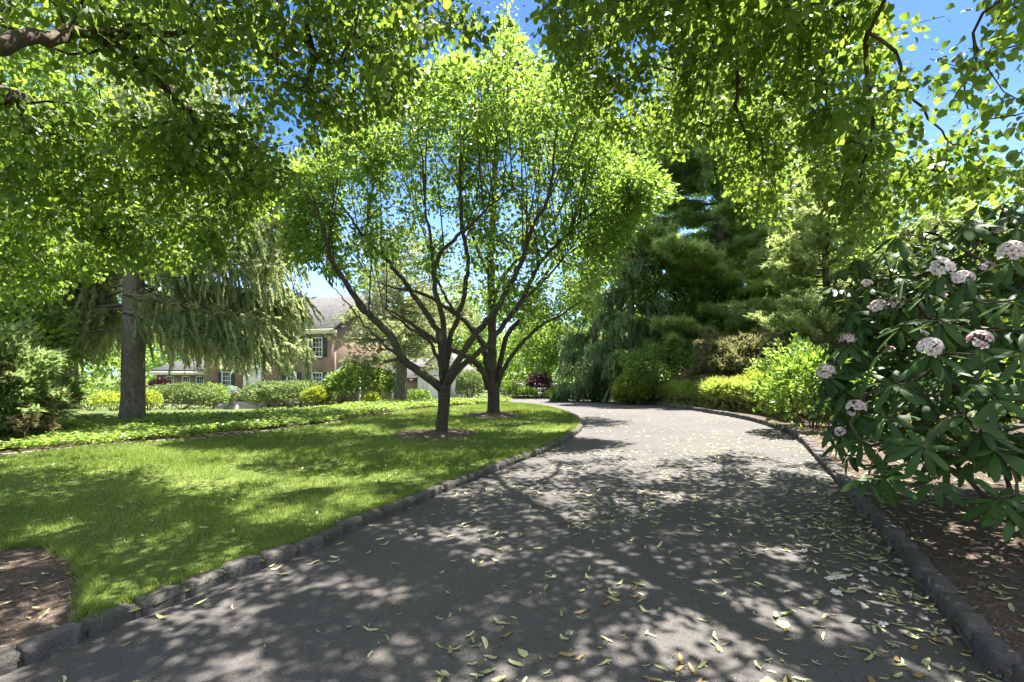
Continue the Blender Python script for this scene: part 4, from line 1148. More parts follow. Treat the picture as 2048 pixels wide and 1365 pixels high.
def rhododendron():
    global RNG
    RNG = np.random.default_rng(140)
    base = np.array([4.75, 4.35, .10])
    root = thing('rhododendron', 'large dark-leaved rhododendron with pink and white flower heads, leaning over the right kerb', 'shrub', tuple(base))
    FL = [(1885, 535, 3.2, 0, 1.05), (1925, 558, 3.15, .1, 1.0), (2022, 503, 3.0, 0, 1.12), (1976, 535, 3.3, .75, .75), (1860, 693, 2.95, 0, 1.0), (1960, 678, 2.85, .55, .95),
          (1697, 680, 3.9, .45, .95), (1682, 716, 4.0, .1, .85), (1652, 743, 3.9, .1, 1.05), (1712, 815, 3.5, .35, 1.0), (1963, 847, 2.75, .6, .9), (1808, 846, 3.1, 1.0, .55),
          (1757, 612, 3.9, .15, .95), (1796, 603, 3.8, .35, .95), (1734, 566, 4.1, .2, .65), (1895, 582, 3.5, .3, .9), (1680, 861, 3.7, .2, .6), (1990, 460, 3.9, .2, .8), (1780, 700, 4.6, .2, .7), (1885, 770, 4.4, .2, .8)]
    LV = [(1790, 768, 3.0), (1845, 890, 2.75), (1955, 755, 2.75), (1797, 470, 3.5), (1868, 482, 3.4), (1930, 450, 3.3), (1765, 952, 3.0), (1738, 948, 3.1), (2000, 995, 2.6), (2030, 1020, 2.6), (1870, 960, 3.0),
          (1720, 880, 3.4), (1930, 830, 2.7), (1990, 790, 2.6), (2040, 700, 2.6), (2030, 600, 2.8), (1880, 640, 3.0), (1800, 650, 3.5), (1810, 560, 3.6), (1735, 740, 3.5), (1850, 580, 3.3), (1990, 900, 2.7), (1770, 830, 3.1), (1690, 780, 3.8), (1655, 800, 4.0), (1950, 600, 3.0), (2035, 450, 3.2)]
    tips = [pw(a, b, c) - np.array([0, 0, .03]) for a, b, c, _, _ in FL] + [pw(*t) for t in LV]
    nf = len(FL)
    # the rest of the bush, all round
    n = 800
    d = rdir(n, .12); c0 = np.array([4.55, 4.35, 1.45]); rad = np.array([2.05, 1.75, 1.55])
    rr = 1 - .45 * RNG.random(n) ** 1.6
    P = c0 + d * rr[:, None] * rad * (1 + .18 * np.array([mnoise.noise((a * 2, b * 2, c * 2 + 3)) for a, b, c in d]))[:, None]
    # keep the wedge in front of the bush's near face as open as the photograph shows
    px = CX + P[:, 0] / P[:, 1] * F; py = HY - (P[:, 2] - CAMH) / P[:, 1] * F
    lim = np.interp(px, [1600, 1650, 1720, 1760, 1900, 2048, 2400], [720, 560, 470, 430, 400, 395, 380])
    lowl = np.interp(px, [1600, 1650, 1720, 1800, 1900, 2048, 2400], [800, 880, 940, 960, 930, 930, 960])
    keep = (P[:, 2] > .42) & (py > lim) & (py < lowl) & (px > 1645) & (P[:, 1] > 2.5)
    P = P[keep]
    tips = np.vstack([np.array(tips), P])
    wood = MB()
    stems = []
    for i in range(11):
        a = RNG.uniform(0, 6.28); L = RNG.uniform(.5, .85)
        e = base + np.array([math.cos(a) * 1.3 * L - .35, math.sin(a) * 1.2 * L, RNG.uniform(.9, 1.8)])
        b0 = base + np.array([math.cos(a) * .18, math.sin(a) * .18, -.08])
        qq = smooth_line([b0, b0 * .6 + e * .4 + np.array([0, 0, -.12 + RNG.normal() * .1]), e], .1)
        stems.append((qq, np.linspace(.024, .009, len(qq))))
    draw_limbs(wood, stems, 7)
    tw = grow(wood, stems, tips, bf=.3, seg=.14, tip=.0052, expo=.42, sag=.08, maxr=.02, wig=.12, sides=5)
    fol = MB(); PP = []; XX = []; NN = []; SS = []
    cen = np.array([4.6, 4.4, .7])
    for i, p in enumerate(tips):
        ax = unit(unit(p - cen) * .8 + np.array([0, 0, .75]) + RNG.normal(size=3) * .15)
        m = RNG.integers(9, 14); a0 = RNG.uniform(0, 6.28)
        u = unit(np.cross(ax, [.2, .3, .9])); v = np.cross(ax, u)
        for k in range(m):
            a = a0 + k * 2.399; el = RNG.uniform(-.80, .16) - (.15 if i < nf else 0)
            if k > m - 3 and i >= nf: el = RNG.uniform(.2, .8)
            dr = (math.cos(a) * u + math.sin(a) * v) * math.cos(el) + ax * math.sin(el)
            PP.append(p + dr * .012 - ax * RNG.uniform(0, .04)); XX.append(dr); NN.append(ax + RNG.normal(size=3) * .15)
            SS.append(RNG.uniform(.13, .19) * (.75 if el > .2 else 1))
    place(fol, RHODO, np.array(PP), np.array(XX), np.array(NN), np.array(SS)[:, None] * np.array([.88, 1.08, 1.1]))
    off = base
    for b in (wood, fol): b.v = [x - off for x in b.v]
    wood.build('stem', M['twig'], root); fol.build('foliage', M['rhodo_leaf'], root, smooth=True)
    cache = {}
    for i, (a, b, c, bd, s) in enumerate(FL):
        p = pw(a, b, c) - np.array([0, 0, .01]); key = (round(bd, 1), i % 3)
        if key not in cache:
            o = truss_mesh(150 + i, bd).build('flower_head', M['petal'], root, smooth=True); cache[key] = o.data
        else:
            o = bpy.data.objects.new('flower_head', cache[key]); COL.objects.link(o); o.parent = root
        o.location = p - off; o.scale = (s * .78,) * 3
        ax = unit(unit(p - cen) * .6 + np.array([-.1, -.35, .6]))
        o.rotation_euler = Vector(ax).to_track_quat('Z', 'Y').to_euler()
        if bd == 1.0: o['label'] = 'small closed pink flower bud'
        elif bd > .5: o['label'] = 'flower head still half in deep pink bud'
rhododendron()
# ------------------------------------------------------------------ house
m, nt = new_mat('brick')
tc = nd(nt, 'ShaderNodeTexCoord'); sx_ = nd(nt, 'ShaderNodeSeparateXYZ'); nt.links.new(tc.outputs['Object'], sx_.inputs[0])
ad = nd(nt, 'ShaderNodeMath', operation='ADD'); nt.links.new(sx_.outputs[0], ad.inputs[0]); nt.links.new(sx_.outputs[1], ad.inputs[1])
cb = nd(nt, 'ShaderNodeCombineXYZ'); nt.links.new(ad.outputs[0], cb.inputs[0]); nt.links.new(sx_.outputs[2], cb.inputs[1])
bt = nd(nt, 'ShaderNodeTexBrick', Scale=1.0)
for k_, v_ in (('Color1', (.25, .14, .10, 1)), ('Color2', (.18, .10, .075, 1)), ('Mortar', (.38, .34, .30, 1)), ('Mortar Size', .010), ('Brick Width', .215), ('Row Height', .075), ('Bias', .1)): bt.inputs[k_].default_value = v_
nt.links.new(cb.outputs[0], bt.inputs['Vector'])
c = mix(nt, .35, bt.outputs['Color'], ramp(nt, noise(nt, .9, 4, .6, tc.outputs['Object']), [(.3, (.19, .115, .085)), (.7, (.28, .185, .14))]))
out(nt, surf(nt, c, .9, bump(nt, bt.outputs['Fac'], .4, .01), .15)); M['brick'] = m
m, nt = new_mat('roof_shingle')
tc = nd(nt, 'ShaderNodeTexCoord'); sx_ = nd(nt, 'ShaderNodeSeparateXYZ'); nt.links.new(tc.outputs['Object'], sx_.inputs[0])
cb = nd(nt, 'ShaderNodeCombineXYZ'); nt.links.new(sx_.outputs[0], cb.inputs[0]); nt.links.new(sx_.outputs[2], cb.inputs[1])
bt = nd(nt, 'ShaderNodeTexBrick', Scale=1.0)
for k_, v_ in (('Color1', (.13, .125, .125, 1)), ('Color2', (.18, .172, .17, 1)), ('Mortar', (.09, .085, .085, 1)), ('Mortar Size', .012), ('Brick Width', .32), ('Row Height', .13)): bt.inputs[k_].default_value = v_
nt.links.new(cb.outputs[0], bt.inputs['Vector'])
out(nt, surf(nt, bt.outputs['Color'], .9, bump(nt, bt.outputs['Fac'], .5, .02), .2)); M['roof'] = m
M['white'] = plain('white_paint', (.78, .77, .74), .5, .4, .05, 3)
M['cream'] = plain('cream_paint', (.62, .60, .50), .6, .3, .06, 3)
M['slate'] = plain('green_slate', (.14, .165, .16), .7, .4, .22, 5)
M['shutter'] = plain('shutter_paint', (.035, .045, .055), .5, .4, .1, 5)
M['door_wood'] = plain('door_wood', (.20, .105, .060), .55, .4, .2, 6)
M['siding_trim'] = plain('siding_trim', (.70, .68, .66), .6, .3, .05, 3)
m, nt = new_mat('siding')
tc = nd(nt, 'ShaderNodeTexCoord'); sx_ = nd(nt, 'ShaderNodeSeparateXYZ'); nt.links.new(tc.outputs['Object'], sx_.inputs[0])
ml = nd(nt, 'ShaderNodeMath', operation='MULTIPLY'); ml.inputs[1].default_value = 1 / .14; nt.links.new(sx_.outputs[2], ml.inputs[0])
fr = nd(nt, 'ShaderNodeMath', operation='FRACT'); nt.links.new(ml.outputs[0], fr.inputs[0])
c = ramp(nt, fr.outputs[0], [(0, (.30, .28, .28)), (.16, (.60, .57, .57)), (1, (.66, .63, .63))])
out(nt, surf(nt, c, .7, bump(nt, fr.outputs[0], .8, .03), .3)); M['siding'] = m
m, nt = new_mat('glass_pane')
p = surf(nt, ramp(nt, noise(nt, 1.2, 2, .5, coords(nt)), [(.3, (.018, .025, .03)), (.7, (.07, .085, .085))]), .08, spec=.8); out(nt, p); M['glass'] = m

def wall_with_holes(mb, x0, x1, z0, z1, y, th, holes):
    """front wall in local x,z with rectangular openings"""
    xsx = sorted(set([x0, x1] + [h[0] for h in holes] + [h[1] for h in holes]))
    zsz = sorted(set([z0, z1] + [h[2] for h in holes] + [h[3] for h in holes]))
    for i in range(len(xsx) - 1):
        a, b = xsx[i], xsx[i + 1]; runs = []
        for j in range(len(zsz) - 1):
            c, d = zsz[j], zsz[j + 1]; mx_, mz_ = (a + b) / 2, (c + d) / 2
            if any(h[0] < mx_ < h[1] and h[2] < mz_ < h[3] for h in holes): continue
            if runs and abs(runs[-1][1] - c) < 1e-6: runs[-1][1] = d
            else: runs.append([c, d])
        for c, d in runs: mb.box(a, b, y, y + th, c, d)

def window(parent, x0, x1, z0, z1, y, shutters=False):
    fr = MB(); f = .07
    fr.box(x0, x0 + f, y - .03, y + .10, z0, z1); fr.box(x1 - f, x1, y - .03, y + .10, z0, z1)
    fr.box(x0 + f, x1 - f, y - .03, y + .10, z1 - f, z1); fr.box(x0 + f, x1 - f, y - .03, y + .10, z0, z0 + f)
    zm = (z0 + z1) / 2
    fr.box(x0 + f, x1 - f, y + .0, y + .07, zm - .03, zm + .03)
    for k in range(1, 3):
        xm = x0 + f + (x1 - x0 - 2 * f) * k / 3; fr.box(xm - .014, xm + .014, y + .03, y + .065, z0 + f, zm - .03); fr.box(xm - .014, xm + .014, y + .03, y + .065, zm + .03, z1 - f)
    for za, zb in ((z0 + f, zm - .03), (zm + .03, z1 - f)):
        zz = (za + zb) / 2; fr.box(x0 + f, x1 - f, y + .034, y + .060, zz - .014, zz + .014)
    w = fr.build('window', M['white'], parent)
    g = MB(); g.box(x0 + f, x1 - f, y + .075, y + .085, z0 + f, z1 - f); g.build('pane', M['glass'], w)
    s = MB(); s.box(x0 - .06, x1 + .06, y - .09, y - .032, z0 - .07, z0 - .003); s.build('sill', M['white'], w)
    if shutters:
        for a in (x0 - .50, x1 + .05):
            sh = MB(); sh.box(a, a + .44, y - .045, y - .004, z0, z1)
            for k in range(14): zz = z0 + .08 + (z1 - z0 - .16) * k / 13; sh.box(a + .05, a + .39, y - .06, y - .046, zz - .025, zz + .025)
            sh.build('shutter', M['shutter'], parent)

ang = math.atan2(-.375, .927)
house = thing('brick_house', 'two-storey red brick house with grey shingle roof and white windows, behind the lawn trees', 'house', (-14.0, 38.0, -1.62), ang)
W, D_, EV, RG = 14.8, 10.0, 6.0, 9.1
wins = [(-u - .55, -u + .55, z, z + 1.55) for u in (1.7, 4.4, 12.0) for z in (.95, 3.75)] + [(-8.75 - .55, -8.75 + .55, 3.75, 5.3)]
door = (-9.55, -7.95, 0.0, 2.75)
mb = MB(); wall_with_holes(mb, -W, 0, -.6, EV, 0, .25, wins + [door])
mb.box(-W, -W + .25, .25, D_, -.6, EV); mb.box(-.25, 0, .25, D_, -.6, EV); mb.box(-W + .25, -.25, D_ - .25, D_, -.6, EV)
for x in (-W, -.25):
    v = [(x, 0, EV), (x + .25, 0, EV), (x, D_, EV), (x + .25, D_, EV), (x, D_ / 2, RG - .15), (x + .25, D_ / 2, RG - .15)]
    mb.add(v, tris=[(0, 4, 2), (1, 3, 5)], quads=[(0, 1, 5, 4), (2, 4, 5, 3)])
mb.build('wall', M['brick'], house)
def gable_roof(mb, x0, x1, y0, y1, ze, zr, ov=.35, th=.16):
    ym = (y0 + y1) / 2; sl = (zr - ze) / (ym - y0)
    for s, ya in ((1, y0 - ov), (-1, y1 + ov)):
        za = ze - ov * sl
        v = [(x0 - ov, ya, za), (x1 + ov, ya, za), (x1 + ov, ym, zr), (x0 - ov, ym, zr)]
        v += [(a, b, c + th) for a, b, c in v]
        mb.add(v, quads=[(0, 1, 2, 3)[::-1], (4, 5, 6, 7), (0, 1, 5, 4), (1, 2, 6, 5), (3, 0, 4, 7)])
mb = MB(); gable_roof(mb, -W, 0, 0, D_, EV + .1, RG + .1); rf = mb.build('roof', M['roof'], house)
mb = MB(); mb.box(-12.6, -11.5, 5.6, 6.6, 7.5, 10.6); mb.box(-12.7, -11.4, 5.5, 6.7, 10.6, 10.75); mb.build('chimney', M['brick'], rf)
mb = MB(); mb.box(-W - .3, .3, -.30, -.012, EV - .42, EV - .14); mb.box(-W - .3, .3, -.42, -.30, EV - .20, EV - .06); mb.build('eave_trim', M['cream'], house)
for w in wins: window(house, *w, 0.0, shutters=True)
# entrance
mb = MB(); mb.box(-9.75, -9.52, -.14, .08, 0, 2.8); mb.box(-7.98, -7.75, -.14, .08, 0, 2.8); mb.box(-9.9, -7.6, -.20, .08, 2.8, 3.1)
mb.add([(-9.95, -.2, 3.1), (-7.55, -.2, 3.1), (-8.75, -.2, 3.65), (-9.95, 0, 3.1), (-7.55, 0, 3.1), (-8.75, 0, 3.65)], tris=[(0, 1, 2)], quads=[(0, 2, 5, 3), (1, 4, 5, 2)])
mb.build('door_surround', M['white'], house)
mb = MB(); mb.box(-9.5, -8.0, .06, .11, .02, 2.72)
for xa in (-9.3, -8.68):
    for za, zb in ((.2, 1.0), (1.15, 2.4)): mb.box(xa, xa + .46, .035, .058, za, zb)
dr = mb.build('door', M['white'], house)
mb = MB(); mb.tube([(-8.12, .03, 1.05), (-8.12, -.03, 1.05)], [.03, .035], 8); mb.build('handle', M['shutter'], dr)
mb = MB()
for k in range(3): mb.box(-10.6 - .25 * k, -6.9 + .25 * k, -1.15 - .42 * k, -.15 if k == 0 else -1.15 - .42 * (k - 1) - .004, -.7, -.02 - .16 * k)
mb.build('step', M['concrete'], house)
# single-storey left wing
wl = [(-u - .55, -u + .55, .75, 2.05) for u in (16.2, 18.1, 20.4)]
mb = MB(); wall_with_holes(mb, -22.3, -W - .004, -.6, 2.45, .6, .25, wl); mb.box(-22.3, -22.05, .85, 7, -.6, 2.45); mb.build('side_wall', M['brick'], house)
for w in wl: window(house, *w, .6)
mb = MB(); v = [(-22.7, .2, 2.5), (-W, .2, 2.5), (-W, 6.5, 4.4), (-22.7, 6.5, 4.4)]; v += [(a, b, c + .14) for a, b, c in v]
mb.add(v, quads=[(3, 2, 1, 0), (4, 5, 6, 7), (0, 1, 5, 4), (3, 0, 4, 7)]); mb.build('side_roof', M['roof'], house)
mb = MB(); mb.box(-22.7, -W - .003, .16, .30, 2.16, 2.50); mb.build('side_trim', M['cream'], house)
# low entrance wing towards the garage, under a greenish hip roof
mb = MB(); wall_with_holes(mb, .003, 7.2, -.6, 2.15, .9, .25, [(4.9, 5.9, 0, 2.0)]); mb.box(6.95, 7.2, 1.15, 6, -.6, 2.15); mb.build('porch_wall', M['brick'], house)
mb = MB(); mb.box(4.97, 5.83, .97, 1.02, 0.02, 1.97); mb.box(5.1, 5.7, .94, .968, 1.1, 1.8); mb.box(5.1, 5.7, .94, .968, .2, .9); pd = mb.build('porch_door', M['door_wood'], house)
mb = MB(); mb.box(4.82, 4.95, .84, 1.05, 0, 2.05); mb.box(5.85, 5.98, .84, 1.05, 0, 2.05); mb.build('porch_door_frame', M['white'], house)
mb = MB(); v = [(-.1, -.6, 2.2), (2.9, -.6, 2.2), (2.9, 3.0, 3.3), (.9, 3.0, 3.3), (-.1, 4.2, 2.2)]
mb.add([(0.004, -.75, 2.2), (3.1, -.75, 2.2), (2.5, 1.2, 3.15), (.004, 1.2, 3.15), (3.1, 3, 2.2), (0.004, -.75, 2.08), (3.1, -.75, 2.08)], tris=[(1, 4, 2)], quads=[(0, 1, 2, 3), (5, 6, 1, 0)])
mb.build('porch_roof', M['slate'], house)
mb = MB(); mb.box(.004, 3.14, -.80, -.755, 2.0, 2.2); mb.box(3.0, 3.1, -.7, -.6, -.4, 2.0); mb.build('porch_trim', M['cream'], house)
mb = MB(); gable_roof(mb, 3.4, 7.2, .9, 6.0, 2.2, 3.5, .3, .12); mb.build('low_roof', M['roof'], house)

# urn with flowers beside the steps
ub = np.array([0, 0, 0.]); ud = 31.0; ux = (462 - CX) / F * ud
urn = thing('urn_planter', 'large pale stone urn planted with blue flowers beside the front steps', 'planter', (ux, ud, CAMH + (HY - 811) / F * ud))
prof = [(0, .22), (.06, .22), (.10, .15), (.18, .16), (.35, .34), (.55, .47), (.72, .53), (.78, .58), (.84, .58), (.82, .50), (.60, .40)]
mb = MB(); n = 20; v = [(r * math.cos(k / n * 6.283), r * math.sin(k / n * 6.283), z) for z, r in prof for k in range(n)]
mb.add(v, quads=[(j * n + k, j * n + (k + 1) % n, (j + 1) * n + (k + 1) % n, (j + 1) * n + k) for j in range(len(prof) - 1) for k in range(n)]); mb.build('bowl', M['edge_stone'], urn, smooth=True)
mb = MB(); mb.box(-.3, .3, -.3, .3, -.5, -.002); mb.build('foot', M['concrete'], urn)
RNG = np.random.default_rng(160)
mb = MB(); d = rdir(700, .7); d[:, 2] = np.abs(d[:, 2]); place(mb, OVATE, d * np.array([.5, .5, .42]) + np.array([0, 0, .75]), d + RNG.normal(size=(700, 3)) * .5, rdir(700, 1), RNG.uniform(.08, .15, 700)); mb.build('foliage', M['mid_leaf'], urn)
M['blue_flower'] = leaf_mat('blue_flower', (.16, .22, .42), (.42, .48, .68), (.3, .35, .6), .3)
mb = MB(); d = rdir(420, .5); d[:, 2] = np.abs(d[:, 2]); place(mb, OVATE, d * np.array([.55, .55, .47]) + np.array([0, 0, .76]), rdir(420), d, RNG.uniform(.06, .12, 420)); mb.build('blossoms', M['blue_flower'], urn)

# garage with white siding
gd = 35.0; gx_ = (876 - CX) / F * gd; gz_ = float(tz(gx_, gd))
gar = thing('garage', 'small white-sided gabled garage with a pale arched door, behind the lawn trees', 'garage', (gx_, gd, gz_ - .1), -.12)
hw = 1.52; ge, gr = 1.95, 3.32
mb = MB(); wall_with_holes(mb, -hw, hw, -.3, ge, 0, .2, [(-.86, .86, -.3, 1.72)])
mb.add([(-hw, 0, ge), (hw, 0, ge), (0, 0, gr), (-hw, .2, ge), (hw, .2, ge), (0, .2, gr)], tris=[(0, 1, 2), (4, 3, 5)])
mb.box(-hw, -hw + .2, .2, 6, -.3, ge); mb.box(hw - .2, hw, .2, 6, -.3, ge); mb.build('wall', M['siding'], gar)
mb = MB(); v = []
for s in (-1, 1):
    a = [(s * (hw + .25), -.25, ge - .22), (0, -.25, gr + .02), (0, 6.2, gr + .02), (s * (hw + .25), 6.2, ge - .22)]; a += [(x, y, z + .10) for x, y, z in a]
    mb.add(a, quads=[(0, 1, 2, 3), (4, 5, 6, 7), (0, 1, 5, 4), (0, 3, 7, 4)])
mb.build('roof', M['roof'], gar)
mb = MB()
dp = [(-.85, -.25), (.85, -.25), (.85, 1.25), (.62, 1.58), (.3, 1.70), (-.3, 1.70), (-.62, 1.58), (-.85, 1.25)]
mb.add([(x, .06, z) for x, z in dp], quads=[(0, 1, 2, 7), (7, 2, 3, 6), (6, 3, 4, 5)]); 
for z in (.25, .75): mb.box(-.84, .84, .045, .058, z, z + .03)
mb.build('door', M['white'], gar)
mb = MB(); mb.box(-.98, -.87, -.03, .1, -.28, 1.75); mb.box(.87, .98, -.03, .1, -.28, 1.75); mb.box(-.98, .98, -.03, .1, 1.752, 1.88)
mb.add([(-.86, .05, 1.25), (-.62, .05, 1.58), (-.3, .05, 1.70), (-.86, .05, 1.74), (-.3, .05, 1.74)], quads=[(0, 1, 2, 3)], tris=[(2, 4, 3)])
mb.add([(.86, .05, 1.25), (.62, .05, 1.58), (.3, .05, 1.70), (.86, .05, 1.74), (.3, .05, 1.74)], quads=[(0, 1, 2, 3)], tris=[(2, 4, 3)])
mb.build('door_frame', M['siding_trim'], gar)

# white fence beyond the far kerb
fd = 39.0; fx0, fx1 = (985 - CX) / F * fd, (1168 - CX) / F * fd; fz = float(tz(1, fd))
fence = thing('white_fence', 'low white board fence behind the flower bed at the far bend', 'fence', (fx0, fd, fz))
n = 5
for k in range(n):
    x = (fx1 - fx0) * k / (n - 1); mb = MB(); mb.box(x - .06, x + .06, -.06, .06, -.1, 1.22); mb.box(x - .08, x + .08, -.08, .08, 1.22, 1.27); mb.build('post', M['white'], fence)
for z in (.18, .55, .92):
    mb = MB(); mb.box(-.05, fx1 - fx0 + .05, -.095, -.062, z, z + .20); mb.build('rail', M['white'], fence)

# ------------------------------------------------------------------ litter on the driveway and the mulch
RNG = np.random.default_rng(170)
drv = np.vstack([LKs[::8], RKs[::-8]])
def bract(seed, dry):
    r = np.random.default_rng(seed); mb = MB(); k = 6; L = .075; w = .0095 * r.uniform(.8, 1.25); c = r.uniform(-.5, .5); cz = r.uniform(.0, .65) ** 1.0
    v = []
    for i in range(k):
        u = i / (k - 1); ww = w * math.sin(math.pi * min(1, .12 + u * .86)) ** .7; x = c * L * (u - .5) ** 2; z = cz * L * (u - .5) ** 2 + .002 + .003 * math.sin(u * 7 + seed)
        v += [(x - ww, (u - .5) * L, z + ww * .4), (x, (u - .5) * L, z), (x + ww, (u - .5) * L, z + ww * .35)]
    q = []
    for i in range(k - 1):
        a = i * 3; q += [(a, a + 1, a + 4, a + 3), (a + 1, a + 2, a + 5, a + 4)]
    mb.add(v, quads=q, rnd=r.random())
    if r.random() < .6:   # thin stalk with small fruits
        e = np.array([.025 * r.choice([-1, 1]), .012, .006]); mb.tube([(0, 0, .003), e], [.0009, .0007], 3)
        for d in ((0, 0, 0), (.006, .004, .001)): p = e + np.array(d); mb.tube([p - (0, 0, .003), p + (0, 0, .003)], [.003, .003], 5)
    return mb
def broad(seed):
    r = np.random.default_rng(seed); mb = MB(); v = HEART[0] * np.array([.062, .07, .10]) - np.array([0, .03, 0]); v[:, 2] = np.abs(v[:, 2]) + .003 + .05 * v[:, 0] ** 2 / .06 * r.uniform(0, 2)
    mb.add(v, tris=HEART[1], quads=HEART[2], rnd=r.random()); return mb
kinds = []
for s in range(5):
    o = bract(s, 0).build('fallen_leaf', M['litter']); kinds.append(o.data); bpy.data.objects.remove(o)
for s in range(2):
    o = bract(20 + s, 1).build('fallen_leaf', M['litter_dry']); kinds.append(o.data); bpy.data.objects.remove(o)
o = broad(3).build('fallen_leaf', M['litter']); kinds.append(o.data); bpy.data.objects.remove(o)
def dens(x, y):
    c = np.clip(.30 + .22 * (x + .6), .15, 1.0) * np.clip(1.28 - y * .105, .06, 1)
    c = c * (1 + 2.2 * np.exp(-np.array([np.min(np.hypot(RKs[::4, 0] - a, RKs[::4, 1] - b)) for a, b in zip(x, y)]) / .22))
    return c * np.clip(.75 + 1.1 * fbm(x, y, .9, 12), .15, 1.3)
p = sample_poly(drv, 66000); p = p[(p[:, 1] > 1.9) & (p[:, 1] < 17) & (np.abs(p[:, 0]) < p[:, 1] * 1.09)]
p = p[RNG.random(len(p)) < 0.34 * dens(p[:, 0], p[:, 1]) * 1.0]
p = p[np.argsort(np.hypot(p[:, 0], p[:, 1]))]
print('leaves on drive', len(p))
for x, y in p[:270]:
    k = random.choices(range(8), [4, 4, 4, 4, 4, 3, 3, .7])[0]
    o = bpy.data.objects.new('fallen_leaf', kinds[k]); COL.objects.link(o)
    o.location = (x, y, float(tz(x, y)) + .003); o.rotation_euler = (random.gauss(0, .12), random.gauss(0, .12), random.uniform(0, 6.28)); s = random.uniform(.4, 1.25); o.scale = (s * random.uniform(.8, 1.3), s, s)
    tag(o, 'single pale green or yellow fallen leaf lying on the near asphalt', 'fallen leaf', 'fallen leaves on the near driveway')
def scatter(name, P, z, label, size=1.0):
    mb = MB(); mb2 = MB(); n = len(P)
    ks = RNG.integers(0, 7, n)
    src = [bract(s, 0) for s in range(7)]
    for s in range(7):
        q = P[ks == s]; zz = z[ks == s]; m_ = len(q)
        if m_ == 0: continue
        a = RNG.uniform(0, 6.283, m_)
        tvs = np.concatenate(src[s].v[:1]); T = (tvs, None, np.concatenate(src[s].f4)[:10] if src[s].f4 else None)
        place(mb, T, np.column_stack([q, zz + .003]), np.column_stack([np.cos(a), np.sin(a), RNG.normal(size=m_) * .12]), np.tile([0, 0, 1.], (m_, 1)) + RNG.normal(size=(m_, 3)) * .12, size * RNG.uniform(.6, 1.3, m_))
    tag(mb.build(name, M['litter']), label, None, None, 'stuff')
q = p[270:]; scatter('fallen_leaves', q, tz(q[:, 0], q[:, 1]), 'pale leaf litter strewn over the farther driveway')
dg = bpy.context.evaluated_depsgraph_get()
def ground_z(ob, x, y):
    ok, loc, nr, idx = ob.ray_cast(Vector((x, y, 5)), Vector((0, 0, -1))); return loc[2] if ok else None
q = np.column_stack([RNG.uniform(1.5, 7.5, 5200), RNG.uniform(1.7, 10, 5200)]); q = q[in_poly(right_poly, q[:, 0], q[:, 1])]
q = q[RNG.random(len(q)) < np.clip(.42 + .6 * fbm(q[:, 0], q[:, 1], .8, 3), .1, .7)]
bpy.context.view_layer.update()
zz = [ground_z(mulch, x, y) for x, y in q]; kk = [i for i, z in enumerate(zz) if z is not None]
scatter('leaf_litter', q[kk], np.array([zz[i] for i in kk]) + .004, 'pale leaf litter on the dark mulch under the rhododendron')
q = sample_poly(ring_poly, 700); zz = [ground_z(tree_ring, x, y) for x, y in q]; kk = [i for i, z in enumerate(zz) if z is not None and q[i][1] > 1.5][:260]
scatter('soil_litter', q[kk], np.array([zz[i] for i in kk]) + .004, 'pale leaf litter on the bare soil under the near left tree')
q = sample_poly(lawn_poly, 3000); q = q[(q[:, 1] < 7.5) & (np.abs(q[:, 0]) < q[:, 1] * 1.08)][:60]
scatter('lawn_litter', q, tz(q[:, 0], q[:, 1]) + .085, 'few pale leaves caught on the lawn')
# pollen-coloured specks of blossom
mb = MB(); P = sample_poly(drv, 60000); P = P[(P[:, 1] > 1.8) & (P[:, 1] < 9) & (np.abs(P[:, 0]) < P[:, 1] * 1.1)]
P = P[RNG.random(len(P)) < np.clip(.5 + .9 * fbm(P[:, 0], P[:, 1], 1.2, 21), .05, 1) * np.clip(1.3 - P[:, 1] * .12, .15, 1)]; n = len(P); a = RNG.uniform(0, 6.283, n)
place(mb, DIAM, np.column_stack([P, tz(P[:, 0], P[:, 1]) + .002]), np.column_stack([np.cos(a), np.sin(a), RNG.normal(size=n) * .2]), np.tile([0, 0, 1.], (n, 1)), RNG.uniform(.004, .011, n))
tag(mb.build('blossom_debris', M['litter_dry']), 'fine yellow specks of fallen blossom dusting the asphalt', None, None, 'stuff')
# fallen white blossoms under the rhododendron
def floret(seed):
    r = np.random.default_rng(seed); mb = MB()
    for k in range(5):
        f = k / 5 * 6.283 + r.uniform(-.2, .2); e = np.array([math.cos(f), math.sin(f), 0]); s = np.array([-e[1], e[0], 0]); L = .026 * r.uniform(.8, 1.2); w = .010
        v = [e * .002 - s * .003, e * .002 + s * .003, e * L * .6 - s * w + (0, 0, .010), e * L * .6 + s * w + (0, 0, .010), e * L - s * w * .5 + (0, 0, .007), e * L + s * w * .5 + (0, 0, .007)]
        mb.add(v, quads=[(0, 1, 3, 2), (2, 3, 5, 4)], rnd=.95)
    return mb
fm = []
for s in range(3):
    o = floret(s).build('fallen_blossom', M['petal']); fm.append(o.data); bpy.data.objects.remove(o)
BL = [(1674, 1007), (1652, 1022), (1671, 1029), (1690, 1035), (1738, 1048), (1607, 1098), (1610, 1106), (1630, 1108), (1584, 1076), (1694, 1144), (1745, 1140), (1749, 1143), (1791, 1150), (1790, 1152), (1807, 1155),
      (1661, 1162), (1672, 1160), (1729, 1165), (1733, 1186), (1766, 1194), (1671, 1190), (1816, 1192), (1768, 1253), (1797, 1125), (1812, 1143), (1684, 1158), (1640, 1060), (1720, 1110)]
